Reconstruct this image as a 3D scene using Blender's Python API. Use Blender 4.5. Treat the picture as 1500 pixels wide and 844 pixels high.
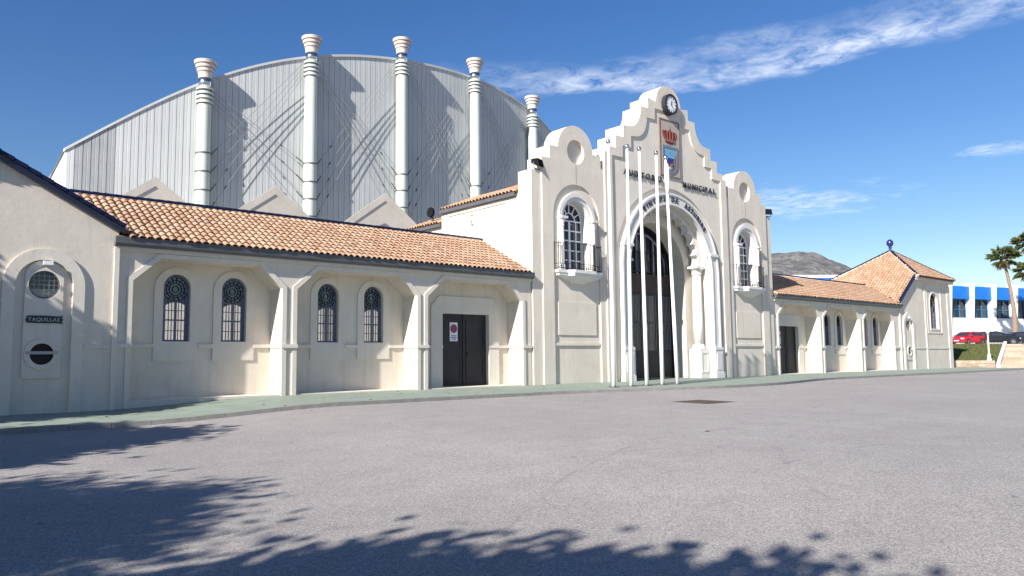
import bpy, bmesh, math, random
import numpy as np
from mathutils import Vector, Matrix
from mathutils.geometry import tessellate_polygon
random.seed(7); rng = np.random.default_rng(7)
PI = math.pi
for o in list(bpy.data.objects): bpy.data.objects.remove(o)
S = bpy.context.scene
COL = S.collection

# ---------------------------------------------------------------- camera
F_PX, CX, CY = 1087.46, 669.36, 422.0           # focal length and principal point in photo pixels (1500 wide)
YAW, PITCH, ROLL = 0.665854, 0.0873506, 0.00428418
EYE = Vector((0.0, -25.2, 1.5))
_f = Vector((math.sin(YAW)*math.cos(PITCH), math.cos(YAW)*math.cos(PITCH), math.sin(PITCH)))
_r = Vector((math.cos(YAW), -math.sin(YAW), 0)); _d = -_r.cross(_f)
_c, _s = math.cos(ROLL), math.sin(ROLL)
RIGHT = _c*_r + _s*_d; DOWN = -_s*_r + _c*_d; FWD = _f
cam = bpy.data.cameras.new('camera'); cam.sensor_width = 36; cam.lens = 36*F_PX/1500
cam.shift_x = (750-CX)/1500; cam.shift_y = 0; cam.clip_start = 0.05; cam.clip_end = 20000
co = bpy.data.objects.new('camera', cam); COL.objects.link(co)
m = Matrix.Identity(4)
for i in range(3):
    m[i][0] = RIGHT[i]; m[i][1] = -DOWN[i]; m[i][2] = -FWD[i]; m[i][3] = EYE[i]
co.matrix_world = m; S.camera = co
def ray_at(px, py, depth):
    """point of the place seen at photo pixel px,py at a given distance along the view axis"""
    return EYE + depth*(FWD + RIGHT*((px-CX)/F_PX) + DOWN*((py-CY)/F_PX))

# ---------------------------------------------------------------- light
SUN_T = Vector((4.1, 1.0, -2.48)).normalized()   # direction the sunlight travels
elev = math.asin(-SUN_T.z); az = math.atan2(-SUN_T.x, -SUN_T.y)   # azimuth of the sun from +Y, clockwise
S.render.engine = 'CYCLES'
S.view_settings.view_transform = 'Standard'; S.view_settings.look = 'None'
S.view_settings.exposure = 0.95; S.view_settings.gamma = 1; S.view_settings.use_curve_mapping = False
sl = bpy.data.lights.new('sun', 'SUN'); sl.energy = 5.0; sl.angle = math.radians(0.53); sl.color = (1, .94, .86)
so = bpy.data.objects.new('sun', sl); COL.objects.link(so)
so.rotation_euler = SUN_T.to_track_quat('-Z', 'Y').to_euler(); so.location = (-60, -30, 50)
W = bpy.data.worlds.new('World'); S.world = W; W.use_nodes = True
nt = W.node_tree; nt.nodes.clear()
def N(t, **k):
    n = nt.nodes.new(t)
    for a, b in k.items(): setattr(n, a, b)
    return n
def L(a, b): nt.links.new(a, b)
def MA(op, a, b=None, c=None, clamp=False):
    n = N('ShaderNodeMath', operation=op, use_clamp=clamp)
    for i, v in enumerate((a, b, c)):
        if v is None: continue
        if isinstance(v, (int, float)): n.inputs[i].default_value = v
        else: L(v, n.inputs[i])
    return n.outputs[0]
def NOISE(vec, scale, detail=4, rough=.55, dist=0.0):
    n = N('ShaderNodeTexNoise'); n.inputs['Scale'].default_value = scale; n.inputs['Detail'].default_value = detail
    n.inputs['Roughness'].default_value = rough; n.inputs['Distortion'].default_value = dist
    if vec is not None: L(vec, n.inputs['Vector'])
    return n.outputs['Fac']
def RAMP(fac, stops, interp='LINEAR'):
    n = N('ShaderNodeValToRGB'); n.color_ramp.interpolation = interp
    el = n.color_ramp.elements
    while len(el) < len(stops): el.new(.5)
    for e, (p, c) in zip(el, stops):
        e.position = p; e.color = (c, c, c, 1) if isinstance(c, (int, float)) else (*c, 1)
    L(fac, n.inputs['Fac']); return n.outputs['Color']
def MIX(fac, a, b, mode='MIX'):
    n = N('ShaderNodeMix', data_type='RGBA', blend_type=mode)
    for s, v in ((n.inputs[0], fac), (n.inputs[6], a), (n.inputs[7], b)):
        if isinstance(v, (int, float)): s.default_value = v
        elif isinstance(v, tuple): s.default_value = (*v, 1)
        else: L(v, s)
    return n.outputs[2]
sky = N('ShaderNodeTexSky', sky_type='NISHITA', sun_disc=False)
sky.sun_elevation = elev; sky.sun_rotation = az; sky.altitude = 50; sky.air_density = 1.15; sky.dust_density = .25; sky.ozone_density = 3.2
tc = N('ShaderNodeTexCoord'); sp = N('ShaderNodeSeparateXYZ'); L(tc.outputs['Generated'], sp.inputs[0])
zz = MA('MAXIMUM', sp.outputs[2], .03)
u = MA('DIVIDE', sp.outputs[0], zz); v = MA('DIVIDE', sp.outputs[1], zz)      # flat cloud layer, one unit above the eye
# thin streak of altocumulus: its axis bends from (1.8,2.1) over (2.4,1.4) to (2.5,.7)
cv = N('ShaderNodeCombineXYZ'); L(u, cv.inputs[0]); L(v, cv.inputs[1])
axis = MA('SUBTRACT', 2.53, MA('MULTIPLY', .42, MA('POWER', MA('MAXIMUM', MA('SUBTRACT', v, .75), 0), 2)))
wob = MA('MULTIPLY', MA('SUBTRACT', NOISE(cv.outputs[0], 2.2, 3), .5), .5)
dist_ax = MA('SUBTRACT', MA('ADD', u, wob), axis)
band = MA('MULTIPLY', RAMP(MA('ADD', MA('MULTIPLY', dist_ax, .5), .5), [(.33, 0), (.45, .6), (.53, .95), (.59, 0)]),
          RAMP(MA('MULTIPLY', v, .3), [(.0, .25), (.25, .8), (.4, 1), (.52, .9), (.63, .4), (.72, 0)]))
fluff = RAMP(NOISE(cv.outputs[0], 9.5, 8, .66, .4), [(.34, 0), (.62, 1)])
fluff2 = RAMP(NOISE(cv.outputs[0], 1.7, 5, .6), [(.3, .25), (.6, 1)])
c1 = MA('MULTIPLY', MA('MULTIPLY', band, fluff), fluff2)
# a few low fair-weather puffs near the horizon, all the way round
low = MA('MULTIPLY', RAMP(NOISE(cv.outputs[0], .55, 6, .62, .3), [(.655, 0), (.76, .75)]), RAMP(sp.outputs[2], [(.1, 0), (.16, 1), (.2, 1), (.26, 0)]))
puff = None
wx = MA('MULTIPLY', MA('SUBTRACT', NOISE(cv.outputs[0], 3.1, 5, .6), .5), 2.6); wy_ = MA('MULTIPLY', MA('SUBTRACT', NOISE(cv.outputs[0], 4.3, 5, .6), .5), 2.6)
for (pu, pv, pr) in ((4.9, 2.5, .75), (4.35, 1.2, .2), (-3.0, 2.2, .6), (1.5, -3.4, .5), (-2.0, -3.0, .7)):   # scattered small clouds
    du = MA('ADD', MA('DIVIDE', MA('SUBTRACT', u, pu), pr), wx); dv = MA('ADD', MA('DIVIDE', MA('SUBTRACT', v, pv), pr), wy_)
    g = MA('MULTIPLY', RAMP(MA('ADD', MA('MULTIPLY', du, du), MA('MULTIPLY', dv, dv)), [(.0, .45), (.25, .22), (.7, 0)]), fluff)
    puff = g if puff is None else MA('MAXIMUM', puff, g)
cloud = MA('MULTIPLY', MA('MAXIMUM', MA('MAXIMUM', c1, low), puff), .85, clamp=True)
hs = N('ShaderNodeHueSaturation'); hs.inputs['Saturation'].default_value = 1.28; hs.inputs['Hue'].default_value = .513; L(sky.outputs[0], hs.inputs['Color'])
skyc = MIX(cloud, hs.outputs[0], (9.6, 10.0, 10.8))
bg = N('ShaderNodeBackground'); bg.inputs['Strength'].default_value = .066; L(skyc, bg.inputs['Color'])
wo = N('ShaderNodeOutputWorld'); L(bg.outputs[0], wo.inputs[0])

# ---------------------------------------------------------------- materials
def mat(name, col, rough=.8, metal=0.0, spec=.3, bump=None, var=None, stain=None, emit=None):
    """plain painted / mineral surface: base colour with world-space noise, optional streaks and fine relief"""
    global nt
    M = bpy.data.materials.new(name); M.use_nodes = True; nt = M.node_tree
    b = nt.nodes['Principled BSDF']; b.inputs['Roughness'].default_value = rough; b.inputs['Metallic'].default_value = metal
    b.inputs['Specular IOR Level'].default_value = spec
    geo = N('ShaderNodeNewGeometry'); P = geo.outputs['Position']
    c = col
    if var:
        amt, sc = var
        f = NOISE(P, sc, 6, .6)
        c = MIX(RAMP(f, [(.3, 0), (.7, 1)]), tuple(x*(1-amt) for x in col), tuple(min(1, x*(1+amt*.6)) for x in col))
    if stain:
        mp = N('ShaderNodeMapping'); mp.inputs['Scale'].default_value = (3.2, 3.2, .22); L(P, mp.inputs[0])
        f = RAMP(NOISE(mp.outputs[0], 1.0, 6, .65), [(.52, 0), (.8, stain[0])])
        c = MIX(f, c if not isinstance(c, tuple) else c, tuple(x*y for x, y in zip(col, stain[1])))
    if isinstance(c, tuple): b.inputs['Base Color'].default_value = (*c, 1)
    else: L(c, b.inputs['Base Color'])
    if bump:
        d, sc = bump
        bn = N('ShaderNodeBump'); bn.inputs['Strength'].default_value = 1; bn.inputs['Distance'].default_value = d
        L(NOISE(P, sc, 5, .6), bn.inputs['Height']); L(bn.outputs[0], b.inputs['Normal'])
    return M
CREAM = (.655, .602, .522)
plaster = mat('plaster_cream', CREAM, .9, bump=(.007, 3.5), var=(.1, .7), stain=(.6, (.68, .65, .62)))
plaster_w = mat('plaster_pale', (.665, .62, .545), .9, bump=(.006, 5), var=(.07, .9), stain=(.5, (.72, .71, .7)))
trim_w = mat('painted_white_trim', (.66, .65, .63), .6, bump=(.003, 14), var=(.05, 1.5), stain=(.3, (.8, .8, .8)))
concrete = mat('pale_concrete', (.68, .62, .54), .9, bump=(.006, 8), var=(.12, .6), stain=(.4, (.75, .73, .7)))
gutter_m = mat('grey_gutter', (.12, .125, .135), .5, .3, var=(.15, 2))
navy = mat('navy_glazed_tile', (.012, .013, .038), .25, spec=.6, var=(.2, 3))
finial_m = mat('blue_glazed_finial', (.02, .024, .13), .25, spec=.6)
deck = mat('tile_channel', (.23, .105, .055), .95, var=(.25, 4))
steel_b = mat('blue_steel_frame', (.12, .145, .215), .5, .2, var=(.15, 4))
door_m = mat('charcoal_door', (.035, .034, .036), .6, var=(.2, 2), bump=(.002, 30))
iron = mat('wrought_iron', (.02, .02, .022), .5, .5)
interior = mat('interior_plaster', (.5, .46, .4), .95, var=(.1, 1))
white_p = mat('white_lacquer', (.82, .82, .82), .35, spec=.5, var=(.03, 2))
steel = mat('polished_steel', (.6, .62, .65), .22, 1)
panel_m = mat('white_sheet_metal', (.5, .52, .525), .6, .0, .3, var=(.06, .35), stain=(.3, (.82, .84, .86)))
panel_g = mat('grey_translucent_sheet', (.33, .345, .355), .5, 0, .4, var=(.14, .6), stain=(.5, (.75, .77, .8)))
column_m = mat('pale_green_steel', (.53, .58, .54), .45, 0, .5, var=(.05, .5), stain=(.35, (.82, .82, .78)))
cap_m = mat('capital_buff', (.56, .52, .48), .7, var=(.06, 1.2), stain=(.4, (.7, .68, .66)))
band_m = mat('capital_dark_band', (.3, .2, .16), .7)
ring_m = mat('dark_collar', (.14, .14, .14), .6, .3)
cable_m = mat('cable_steel', (.34, .35, .36), .5, .6)
dark_m = mat('dark_letter', (.035, .035, .04), .5, .2)
red_m = mat('crown_red', (.2, .014, .022), .5); gold = mat('crown_gold', (.24, .13, .08), .5)
beige = mat('ceramic_beige', (.43, .375, .32), .4, var=(.08, 2)); brown = mat('ceramic_brown', (.21, .15, .11), .4, var=(.15, 3))
slate = mat('ceramic_slate', (.17, .2, .25), .4, var=(.15, 3)); skyb = mat('ceramic_sky', (.16, .36, .52), .35, var=(.05, 3)); sea = mat('ceramic_sea', (.02, .04, .28), .35)
green_sign = mat('sign_green_black', (.014, .035, .04), .4); pale_let = mat('sign_letter', (.4, .48, .45), .5)
sign_w = mat('sign_white', (.78, .78, .78), .5); sign_r = mat('sign_red', (.45, .05, .07), .5); sign_b = mat('sign_blue', (.06, .06, .3), .5)
blue_f = mat('blue_fascia', (.012, .16, .56), .45, var=(.08, .5)); hall_w = mat('hall_white', (.8, .8, .82), .7, var=(.05, .4), stain=(.3, (.85, .85, .85)))
blue_mul = mat('blue_mullion', (.03, .14, .3), .5)
kerb_m = mat('kerb_stone', (.27, .265, .25), .9, var=(.2, 2.5), bump=(.004, 30))
bark = mat('bark', (.14, .1, .07), .95, var=(.3, 5), bump=(.02, 12)); palm_bark = mat('palm_bark', (.27, .2, .15), .95, var=(.3, 6), bump=(.03, 8))
rubber = mat('tyre_rubber', (.02, .02, .02), .8); alloy = mat('alloy_rim', (.5, .5, .52), .3, .9)
car_red = mat('red_car_paint', (.48, .012, .025), .25, 0, .6); car_blk = mat('black_car_paint', (.012, .013, .016), .2, 0, .6); car_nvy = mat('dark_car_paint', (.015, .018, .03), .22, 0, .6)
carglass = mat('car_glass', (.03, .036, .042), .06, 0, .7); lampg = mat('car_lamp', (.7, .7, .7), .15, 0, .6); lampr = mat('car_tail_lamp', (.3, .01, .01), .2)
floodm = mat('floodlight_housing', (.012, .013, .015), .9, 0, .05)
leaf_dry = mat('dry_leaf', (.17, .1, .055), .9)
lampcr = mat('lamp_post_cream', (.72, .68, .58), .6); globe = mat('lamp_globe', (.75, .74, .7), .3)

def glass_mat(name, tint, transp, rough=.03):
    global nt
    M = bpy.data.materials.new(name); M.use_nodes = True; nt = M.node_tree; nt.nodes.clear()
    t = N('ShaderNodeBsdfTransparent'); t.inputs[0].default_value = (*tint, 1)
    d = N('ShaderNodeBsdfDiffuse'); d.inputs[0].default_value = (tint[0]*.06, tint[1]*.07, tint[2]*.09, 1)
    g = N('ShaderNodeBsdfGlossy'); g.inputs['Roughness'].default_value = rough
    fr = N('ShaderNodeFresnel'); fr.inputs[0].default_value = 1.5
    a = N('ShaderNodeMixShader'); a.inputs[0].default_value = transp; L(d.outputs[0], a.inputs[1]); L(t.outputs[0], a.inputs[2])
    b = N('ShaderNodeMixShader'); L(fr.outputs[0], b.inputs[0]); L(a.outputs[0], b.inputs[1]); L(g.outputs[0], b.inputs[2])
    o = N('ShaderNodeOutputMaterial'); L(b.outputs[0], o.inputs[0]); return M
glass_clear = glass_mat('clear_window_glass', (.95, .96, .97), .95)
lead = mat('dark_leading', (.02, .022, .03), .5, .2)
rose_glass = mat('obscured_blue_glass', (.19, .215, .275), .25, 0, .5, var=(.3, 5))
glass_dark = glass_mat('dark_window_glass', (.5, .6, .75), .45)

def leaf_mat(name, c1, c2, trans=.3):
    global nt
    M = bpy.data.materials.new(name); M.use_nodes = True; nt = M.node_tree; nt.nodes.clear()
    g = N('ShaderNodeNewGeometry')
    c = MIX(g.outputs['Random Per Island'], c1, c2)
    d = N('ShaderNodeBsdfPrincipled'); d.inputs['Roughness'].default_value = .6; L(c, d.inputs['Base Color'])
    t = N('ShaderNodeBsdfTranslucent'); L(c, t.inputs[0])
    mx = N('ShaderNodeMixShader'); mx.inputs[0].default_value = trans; L(d.outputs[0], mx.inputs[1]); L(t.outputs[0], mx.inputs[2])
    o = N('ShaderNodeOutputMaterial'); L(mx.outputs[0], o.inputs[0]); return M
leaf_g = leaf_mat('tree_leaf', (.035, .06, .015), (.08, .11, .03))
palm_g = leaf_mat('palm_leaf', (.05, .075, .02), (.12, .14, .045)); palm_dead = leaf_mat('palm_dead_leaf', (.3, .2, .1), (.42, .31, .17))
grass_m = leaf_mat('grass_blade', (.075, .095, .025), (.15, .155, .05))

def tile_material():
    global nt
    M = bpy.data.materials.new('terracotta_tile'); M.use_nodes = True; nt = M.node_tree
    b = nt.nodes['Principled BSDF']; b.inputs['Roughness'].default_value = .85; b.inputs['Specular IOR Level'].default_value = .2
    g = N('ShaderNodeNewGeometry'); oi = N('ShaderNodeObjectInfo')
    r = MA('FRACT', MA('ADD', g.outputs['Random Per Island'], oi.outputs['Random']))
    c = RAMP(r, [(0, (.32, .19, .122)), (.2, (.385, .238, .158)), (.45, (.42, .268, .182)), (.7, (.45, .297, .208)), (.88, (.485, .34, .25)), (1, (.36, .22, .145))])
    n = NOISE(g.outputs['Position'], 9, 5, .65)
    c = MIX(RAMP(n, [(.35, .55), (.62, 0)]), c, (.3, .19, .12))
    c = MIX(RAMP(NOISE(g.outputs['Position'], .6, 4), [(.5, 0), (.75, .35)]), c, (.55, .42, .3))
    L(c, b.inputs['Base Color'])
    bn = N('ShaderNodeBump'); bn.inputs['Distance'].default_value = .004; L(NOISE(g.outputs['Position'], 40, 4), bn.inputs['Height']); L(bn.outputs[0], b.inputs['Normal'])
    return M
tile_m = tile_material()

def asphalt_material():
    global nt
    M = bpy.data.materials.new('asphalt'); M.use_nodes = True; nt = M.node_tree
    b = nt.nodes['Principled BSDF']; b.inputs['Roughness'].default_value = .88; b.inputs['Specular IOR Level'].default_value = .25
    P = N('ShaderNodeNewGeometry').outputs['Position']
    big = NOISE(P, .16, 6, .6); mid = NOISE(P, 1.1, 6, .65); fine = NOISE(P, 95, 3, .75)
    vo = N('ShaderNodeTexVoronoi'); vo.inputs['Scale'].default_value = 70; L(P, vo.inputs['Vector'])
    sepc = N('ShaderNodeSeparateColor'); L(vo.outputs['Color'], sepc.inputs[0])
    c = MIX(RAMP(big, [(.3, 0), (.7, 1)]), (.345, .325, .31), (.41, .387, .37))
    c = MIX(RAMP(mid, [(.3, .5), (.62, 0)]), c, (.295, .277, .264))
    c = MIX(1, c, RAMP(sepc.outputs[0], [(0, .62), (.35, .88), (.7, 1.03), (1, 1.4)]), 'MULTIPLY')
    c = MIX(1, c, RAMP(fine, [(.3, .76), (.5, 1), (.72, 1.25)]), 'MULTIPLY')
    sx = N('ShaderNodeSeparateXYZ'); L(P, sx.inputs[0])
    jit = MA('MULTIPLY', MA('SUBTRACT', NOISE(P, .5, 3), .5), .6)
    for (ax, ay, rr, w, k) in ((14, -30.5, 14.2, .035, .28), (12, -33.0, 13.6, .025, .28), (20, -34, 17.3, .05, .2), (3, -40, 24, .04, .2)):   # tyre scuffs and sealed cracks
        dx = MA('SUBTRACT', sx.outputs[0], ax); dy = MA('SUBTRACT', sx.outputs[1], ay)
        d = MA('ADD', MA('SUBTRACT', MA('SQRT', MA('ADD', MA('MULTIPLY', dx, dx), MA('MULTIPLY', dy, dy))), rr), jit)
        f = MA('MULTIPLY', MA('LESS_THAN', MA('ABSOLUTE', d), w), MA('MULTIPLY', RAMP(NOISE(P, .9, 4), [(.42, 0), (.6, 1)]), k))
        c = MIX(f, c, (.13, .125, .12))
    spots = RAMP(NOISE(P, 2.3, 2, .5), [(.76, 0), (.8, .55)])
    c = MIX(spots, c, (.09, .08, .075))
    L(c, b.inputs['Base Color'])
    bn = N('ShaderNodeBump'); bn.inputs['Distance'].default_value = .012; bn.inputs['Strength'].default_value = .9
    L(MA('ADD', sepc.outputs[0], fine), bn.inputs['Height']); L(bn.outputs[0], b.inputs['Normal'])
    return M
asphalt = asphalt_material()
green_pave = mat('green_painted_pavement', (.235, .28, .235), .85, var=(.16, 1.2), bump=(.004, 40), stain=None)
lawn_m = mat('lawn_soil', (.095, .11, .035), .95, var=(.35, 1.5))
def stone_material():
    global nt
    M = bpy.data.materials.new('rubble_stone'); M.use_nodes = True; nt = M.node_tree
    b = nt.nodes['Principled BSDF']; b.inputs['Roughness'].default_value = .9
    g = N('ShaderNodeNewGeometry'); oi = N('ShaderNodeObjectInfo')
    r = MA('FRACT', MA('ADD', g.outputs['Random Per Island'], oi.outputs['Random']))
    c = RAMP(r, [(0, (.36, .27, .19)), (.4, (.48, .38, .28)), (.7, (.53, .45, .36)), (1, (.42, .33, .25))])
    c = MIX(RAMP(NOISE(g.outputs['Position'], 6, 5), [(.35, .6), (.65, 0)]), c, (.3, .23, .17))
    L(c, b.inputs['Base Color']); return M
stone_m = stone_material()
def hill_material():
    global nt
    M = bpy.data.materials.new('limestone_hill'); M.use_nodes = True; nt = M.node_tree
    b = nt.nodes['Principled BSDF']; b.inputs['Roughness'].default_value = 1
    P = N('ShaderNodeNewGeometry').outputs['Position']
    c = MIX(RAMP(NOISE(P, .03, 8, .7), [(.42, 0), (.58, 1)]), (.085, .085, .085), (.2, .19, .19))
    c = MIX(RAMP(NOISE(P, .09, 6, .7), [(.48, 0), (.6, .75)]), c, (.06, .068, .055))
    L(c, b.inputs['Base Color']); return M
hill_m = hill_material()

# ---------------------------------------------------------------- mesh helpers
class MB:
    """collects shapes; build() links them as ONE mesh object"""
    def __init__(s): s.v = []; s.f = []
    def add(s, vs, fs):
        b = len(s.v); s.v += [tuple(p) for p in vs]; s.f += [tuple(b+i for i in f) for f in fs]; return s
    def box(s, x0, x1, y0, y1, z0, z1):
        x0, x1 = sorted((x0, x1)); y0, y1 = sorted((y0, y1)); z0, z1 = sorted((z0, z1))
        return s.add([(x, y, z) for z in (z0, z1) for y in (y0, y1) for x in (x0, x1)],
                     [(0, 2, 3, 1), (4, 5, 7, 6), (0, 1, 5, 4), (2, 6, 7, 3), (0, 4, 6, 2), (1, 3, 7, 5)])
    def plate(s, outer, holes, y0, y1):
        """flat wall in the XZ plane with openings, from y0 (front) to y1 (back)"""
        loops = [list(outer)] + [list(h) for h in holes]
        tris = tessellate_polygon([[Vector((a, b, 0)) for a, b in lp] for lp in loops])
        flat = [p for lp in loops for p in lp]; n = len(flat)
        vs = [(a, y0, b) for a, b in flat] + [(a, y1, b) for a, b in flat]
        fs = [tuple(t) for t in tris] + [tuple(n+i for i in reversed(t)) for t in tris]
        k = 0
        for lp in loops:
            m_ = len(lp)
            for i in range(m_):
                j = (i+1) % m_; fs.append((k+i, k+j, n+k+j, n+k+i))
            k += m_
        return s.add(vs, fs)
    def ring(s, pts_out, pts_in, y0, y1, closed=False):
        """band between two open outlines with the same number of points"""
        n = len(pts_out)
        vs = []
        for (a, b), (c, d) in zip(pts_out, pts_in): vs += [(a, y0, b), (c, y0, d), (a, y1, b), (c, y1, d)]
        fs = []
        for i in range(n if closed else n-1):
            j = (i+1) % n; p, q = 4*i, 4*j
            fs += [(p, q, q+1, p+1), (p+2, p+3, q+3, q+2), (p, p+2, q+2, q), (p+1, q+1, q+3, p+3)]
        if not closed: fs += [(0, 1, 3, 2), (4*n-4, 4*n-2, 4*n-1, 4*n-3)]
        return s.add(vs, fs)
    def tube(s, pts, r, seg=8, cap=True):
        pts = [Vector(p) for p in pts]; rs = r if isinstance(r, (list, tuple)) else [r]*len(pts)
        vs = []; fs = []
        for i, p in enumerate(pts):
            t = (pts[min(i+1, len(pts)-1)]-pts[max(i-1, 0)]).normalized()
            a = t.cross(Vector((0, 0, 1)) if abs(t.z) < .95 else Vector((1, 0, 0))).normalized(); b = t.cross(a)
            vs += [p + rs[i]*(a*math.cos(2*PI*k/seg)+b*math.sin(2*PI*k/seg)) for k in range(seg)]
        for i in range(len(pts)-1):
            for k in range(seg):
                l = (k+1) % seg; fs.append((i*seg+k, i*seg+l, (i+1)*seg+l, (i+1)*seg+k))
        if cap: fs += [tuple(range(seg))[::-1], tuple((len(pts)-1)*seg+k for k in range(seg))]
        return s.add(vs, fs)
    def lathe(s, prof, c=(0, 0, 0), seg=20, a0=0, a1=2*PI):
        full = abs(a1-a0-2*PI) < 1e-6; n = seg if full else seg+1
        vs = []; fs = []
        for r, z in prof:
            vs += [(c[0]+r*math.cos(a0+(a1-a0)*k/seg), c[1]+r*math.sin(a0+(a1-a0)*k/seg), c[2]+z) for k in range(n)]
        for i in range(len(prof)-1):
            for k in range(seg):
                l = (k+1) % n; fs.append((i*n+k, i*n+l, (i+1)*n+l, (i+1)*n+k))
        fs += [tuple(range(n))[::-1], tuple((len(prof)-1)*n+k for k in range(n))]
        return s.add(vs, fs)
    def disc_y(s, x, z, r, y0, y1, seg=28):
        return s.plate([(x+r*math.cos(2*PI*k/seg), z+r*math.sin(2*PI*k/seg)) for k in range(seg)], [], y0, y1)
    def build(s, name, material, parent=None, smooth=False, fix=True):
        me = bpy.data.meshes.new(name); me.from_pydata(s.v, [], s.f)
        if fix:
            bm = bmesh.new(); bm.from_mesh(me); bmesh.ops.recalc_face_normals(bm, faces=bm.faces); bm.to_mesh(me); bm.free()
        if smooth:
            me.polygons.foreach_set('use_smooth', [True]*len(me.polygons))
        return link(name, me, material, parent)
def link(name, me, material=None, parent=None):
    if material is not None and not me.materials: me.materials.append(material)
    o = bpy.data.objects.new(name, me); COL.objects.link(o)
    if parent is not None:
        o.parent = parent; o.matrix_parent_inverse = parent.matrix_basis.inverted()
    return o
def smooth_by_angle(o, deg=35):
    bm = bmesh.new(); bm.from_mesh(o.data)
    for f in bm.faces: f.smooth = True
    for e in bm.edges:
        e.smooth = len(e.link_faces) == 2 and e.calc_face_angle(0) < math.radians(deg)
    bm.to_mesh(o.data); bm.free(); return o
def tag(o, label, cat, group=None):
    o['label'] = label; o['category'] = cat
    if group: o['group'] = group
    return o
def thing(name, label, cat, loc=(0, 0, 0), group=None, rz=0):
    o = bpy.data.objects.new(name, None); COL.objects.link(o); o.location = loc; o.rotation_euler = (0, 0, rz); o.empty_display_size = .3
    return tag(o, label, cat, group)
def sub(name, parent):
    o = bpy.data.objects.new(name, None); COL.objects.link(o); o.parent = parent; o.matrix_parent_inverse = parent.matrix_basis.inverted(); return o
def structure(o): o['kind'] = 'structure'; return o
def stuff(o): o['kind'] = 'stuff'; return o
def copy_tree(o, parent=None):
    c = o.copy(); COL.objects.link(c); c.parent = parent
    for ch in list(o.children): copy_tree(ch, c)
    return c
def arch(cx, hw, z0, spring, r=None, n=18):
    """outline of an arched opening, anticlockwise from bottom left"""
    r = r or hw
    return [(cx-hw, z0)] + [(cx-hw*math.cos(PI*k/n), spring+r*math.sin(PI*k/n)) for k in range(n+1)] + [(cx+hw, z0)]
def letters(text, size, thing_, material, place, depth=.03, font_sx=1.0):
    """each letter an own mesh; place(i, char, width_so_far) gives its matrix"""
    cur = 0.0
    for ch in text:
        if ch == ' ': cur += size*.42; continue
        cu = bpy.data.curves.new('letter', 'FONT'); cu.body = ch; cu.size = size; cu.extrude = depth/2; cu.align_x = 'CENTER'
        cu.offset = size*.012
        ob = bpy.data.objects.new('tmp', cu); COL.objects.link(ob)
        bpy.context.view_layer.update()
        me = bpy.data.meshes.new_from_object(ob.evaluated_get(bpy.context.evaluated_depsgraph_get()))
        w = max([p.co.x for p in me.vertices])-min([p.co.x for p in me.vertices])
        bpy.data.objects.remove(ob); bpy.data.curves.remove(cu)
        me.transform(Matrix.Diagonal((font_sx, 1, 1, 1)))
        cur += w*font_sx/2
        o = link('letter', me, material, thing_); o.matrix_local = place(cur)
        cur += w*font_sx/2 + size*.16
    return cur
def text_width(text, size, font_sx=1.0):
    w = 0
    for ch in text:
        if ch == ' ': w += size*.42; continue
        cu = bpy.data.curves.new('t', 'FONT'); cu.body = ch; cu.size = size
        ob = bpy.data.objects.new('t', cu); COL.objects.link(ob); bpy.context.view_layer.update()
        me = bpy.data.meshes.new_from_object(ob.evaluated_get(bpy.context.evaluated_depsgraph_get()))
        xs = [p.co.x for p in me.vertices]; w += (max(xs)-min(xs))*font_sx + size*.16
        bpy.data.objects.remove(ob); bpy.data.curves.remove(cu); bpy.data.meshes.remove(me)
    return w
UP_WALL = Matrix.Rotation(PI/2, 4, 'X')      # lettering: XY plane -> facade plane, facing -Y

# ---------------------------------------------------------------- roof tiles
def tile_mesh():
    vs = []; n = 6; L_ = .44
    for y, r, z in ((0, .118, .045), (L_, .1, .012)):
        for k in range(n+1):
            a = PI*k/n; vs.append((r*math.cos(a), y, z + r*math.sin(a)*.92))
    for k in range(n+1):
        a = PI*k/n; vs.append((.098*math.cos(a), .0, .045+.098*math.sin(a)*.92))
    fs = [(k, k+1, n+2+k, n+1+k) for k in range(n)] + [(k+1, k, 2*(n+1)+k, 2*(n+1)+k+1) for k in range(n)]
    return vs, fs
TV, TF = tile_mesh()
TILE_ME = bpy.data.meshes.new('tile'); TILE_ME.from_pydata(TV, [], TF); TILE_ME.materials.append(tile_m)
TILE_ME.polygons.foreach_set('use_smooth', [True]*6+[False]*6)
PITCH_T, ROW_T = .256, .36
def tile_grid(origin, udir, vdir, width, length, keep=None):
    """matrices of cover tiles on a roof plane; udir along the eaves, vdir up the slope"""
    udir = Vector(udir).normalized(); vdir = Vector(vdir).normalized(); nrm = udir.cross(vdir)
    if nrm.z < 0: nrm = -nrm; 
    out = []
    for r in range(int(length/ROW_T)):
        for c in range(int(width/PITCH_T)):
            p = Vector(origin) + udir*((c+.5)*PITCH_T+random.uniform(-.008, .008)) + vdir*(r*ROW_T-.07+random.uniform(-.018, .018))
            if keep and not keep(p + vdir*.2): continue
            ux = vdir.cross(nrm)
            M_ = Matrix((ux, vdir, nrm)).transposed().to_4x4()
            M_ = Matrix.Translation(p) @ M_ @ Matrix.Rotation(random.uniform(-.025, .025), 4, 'Z')
            out.append(M_)
    return out
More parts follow.
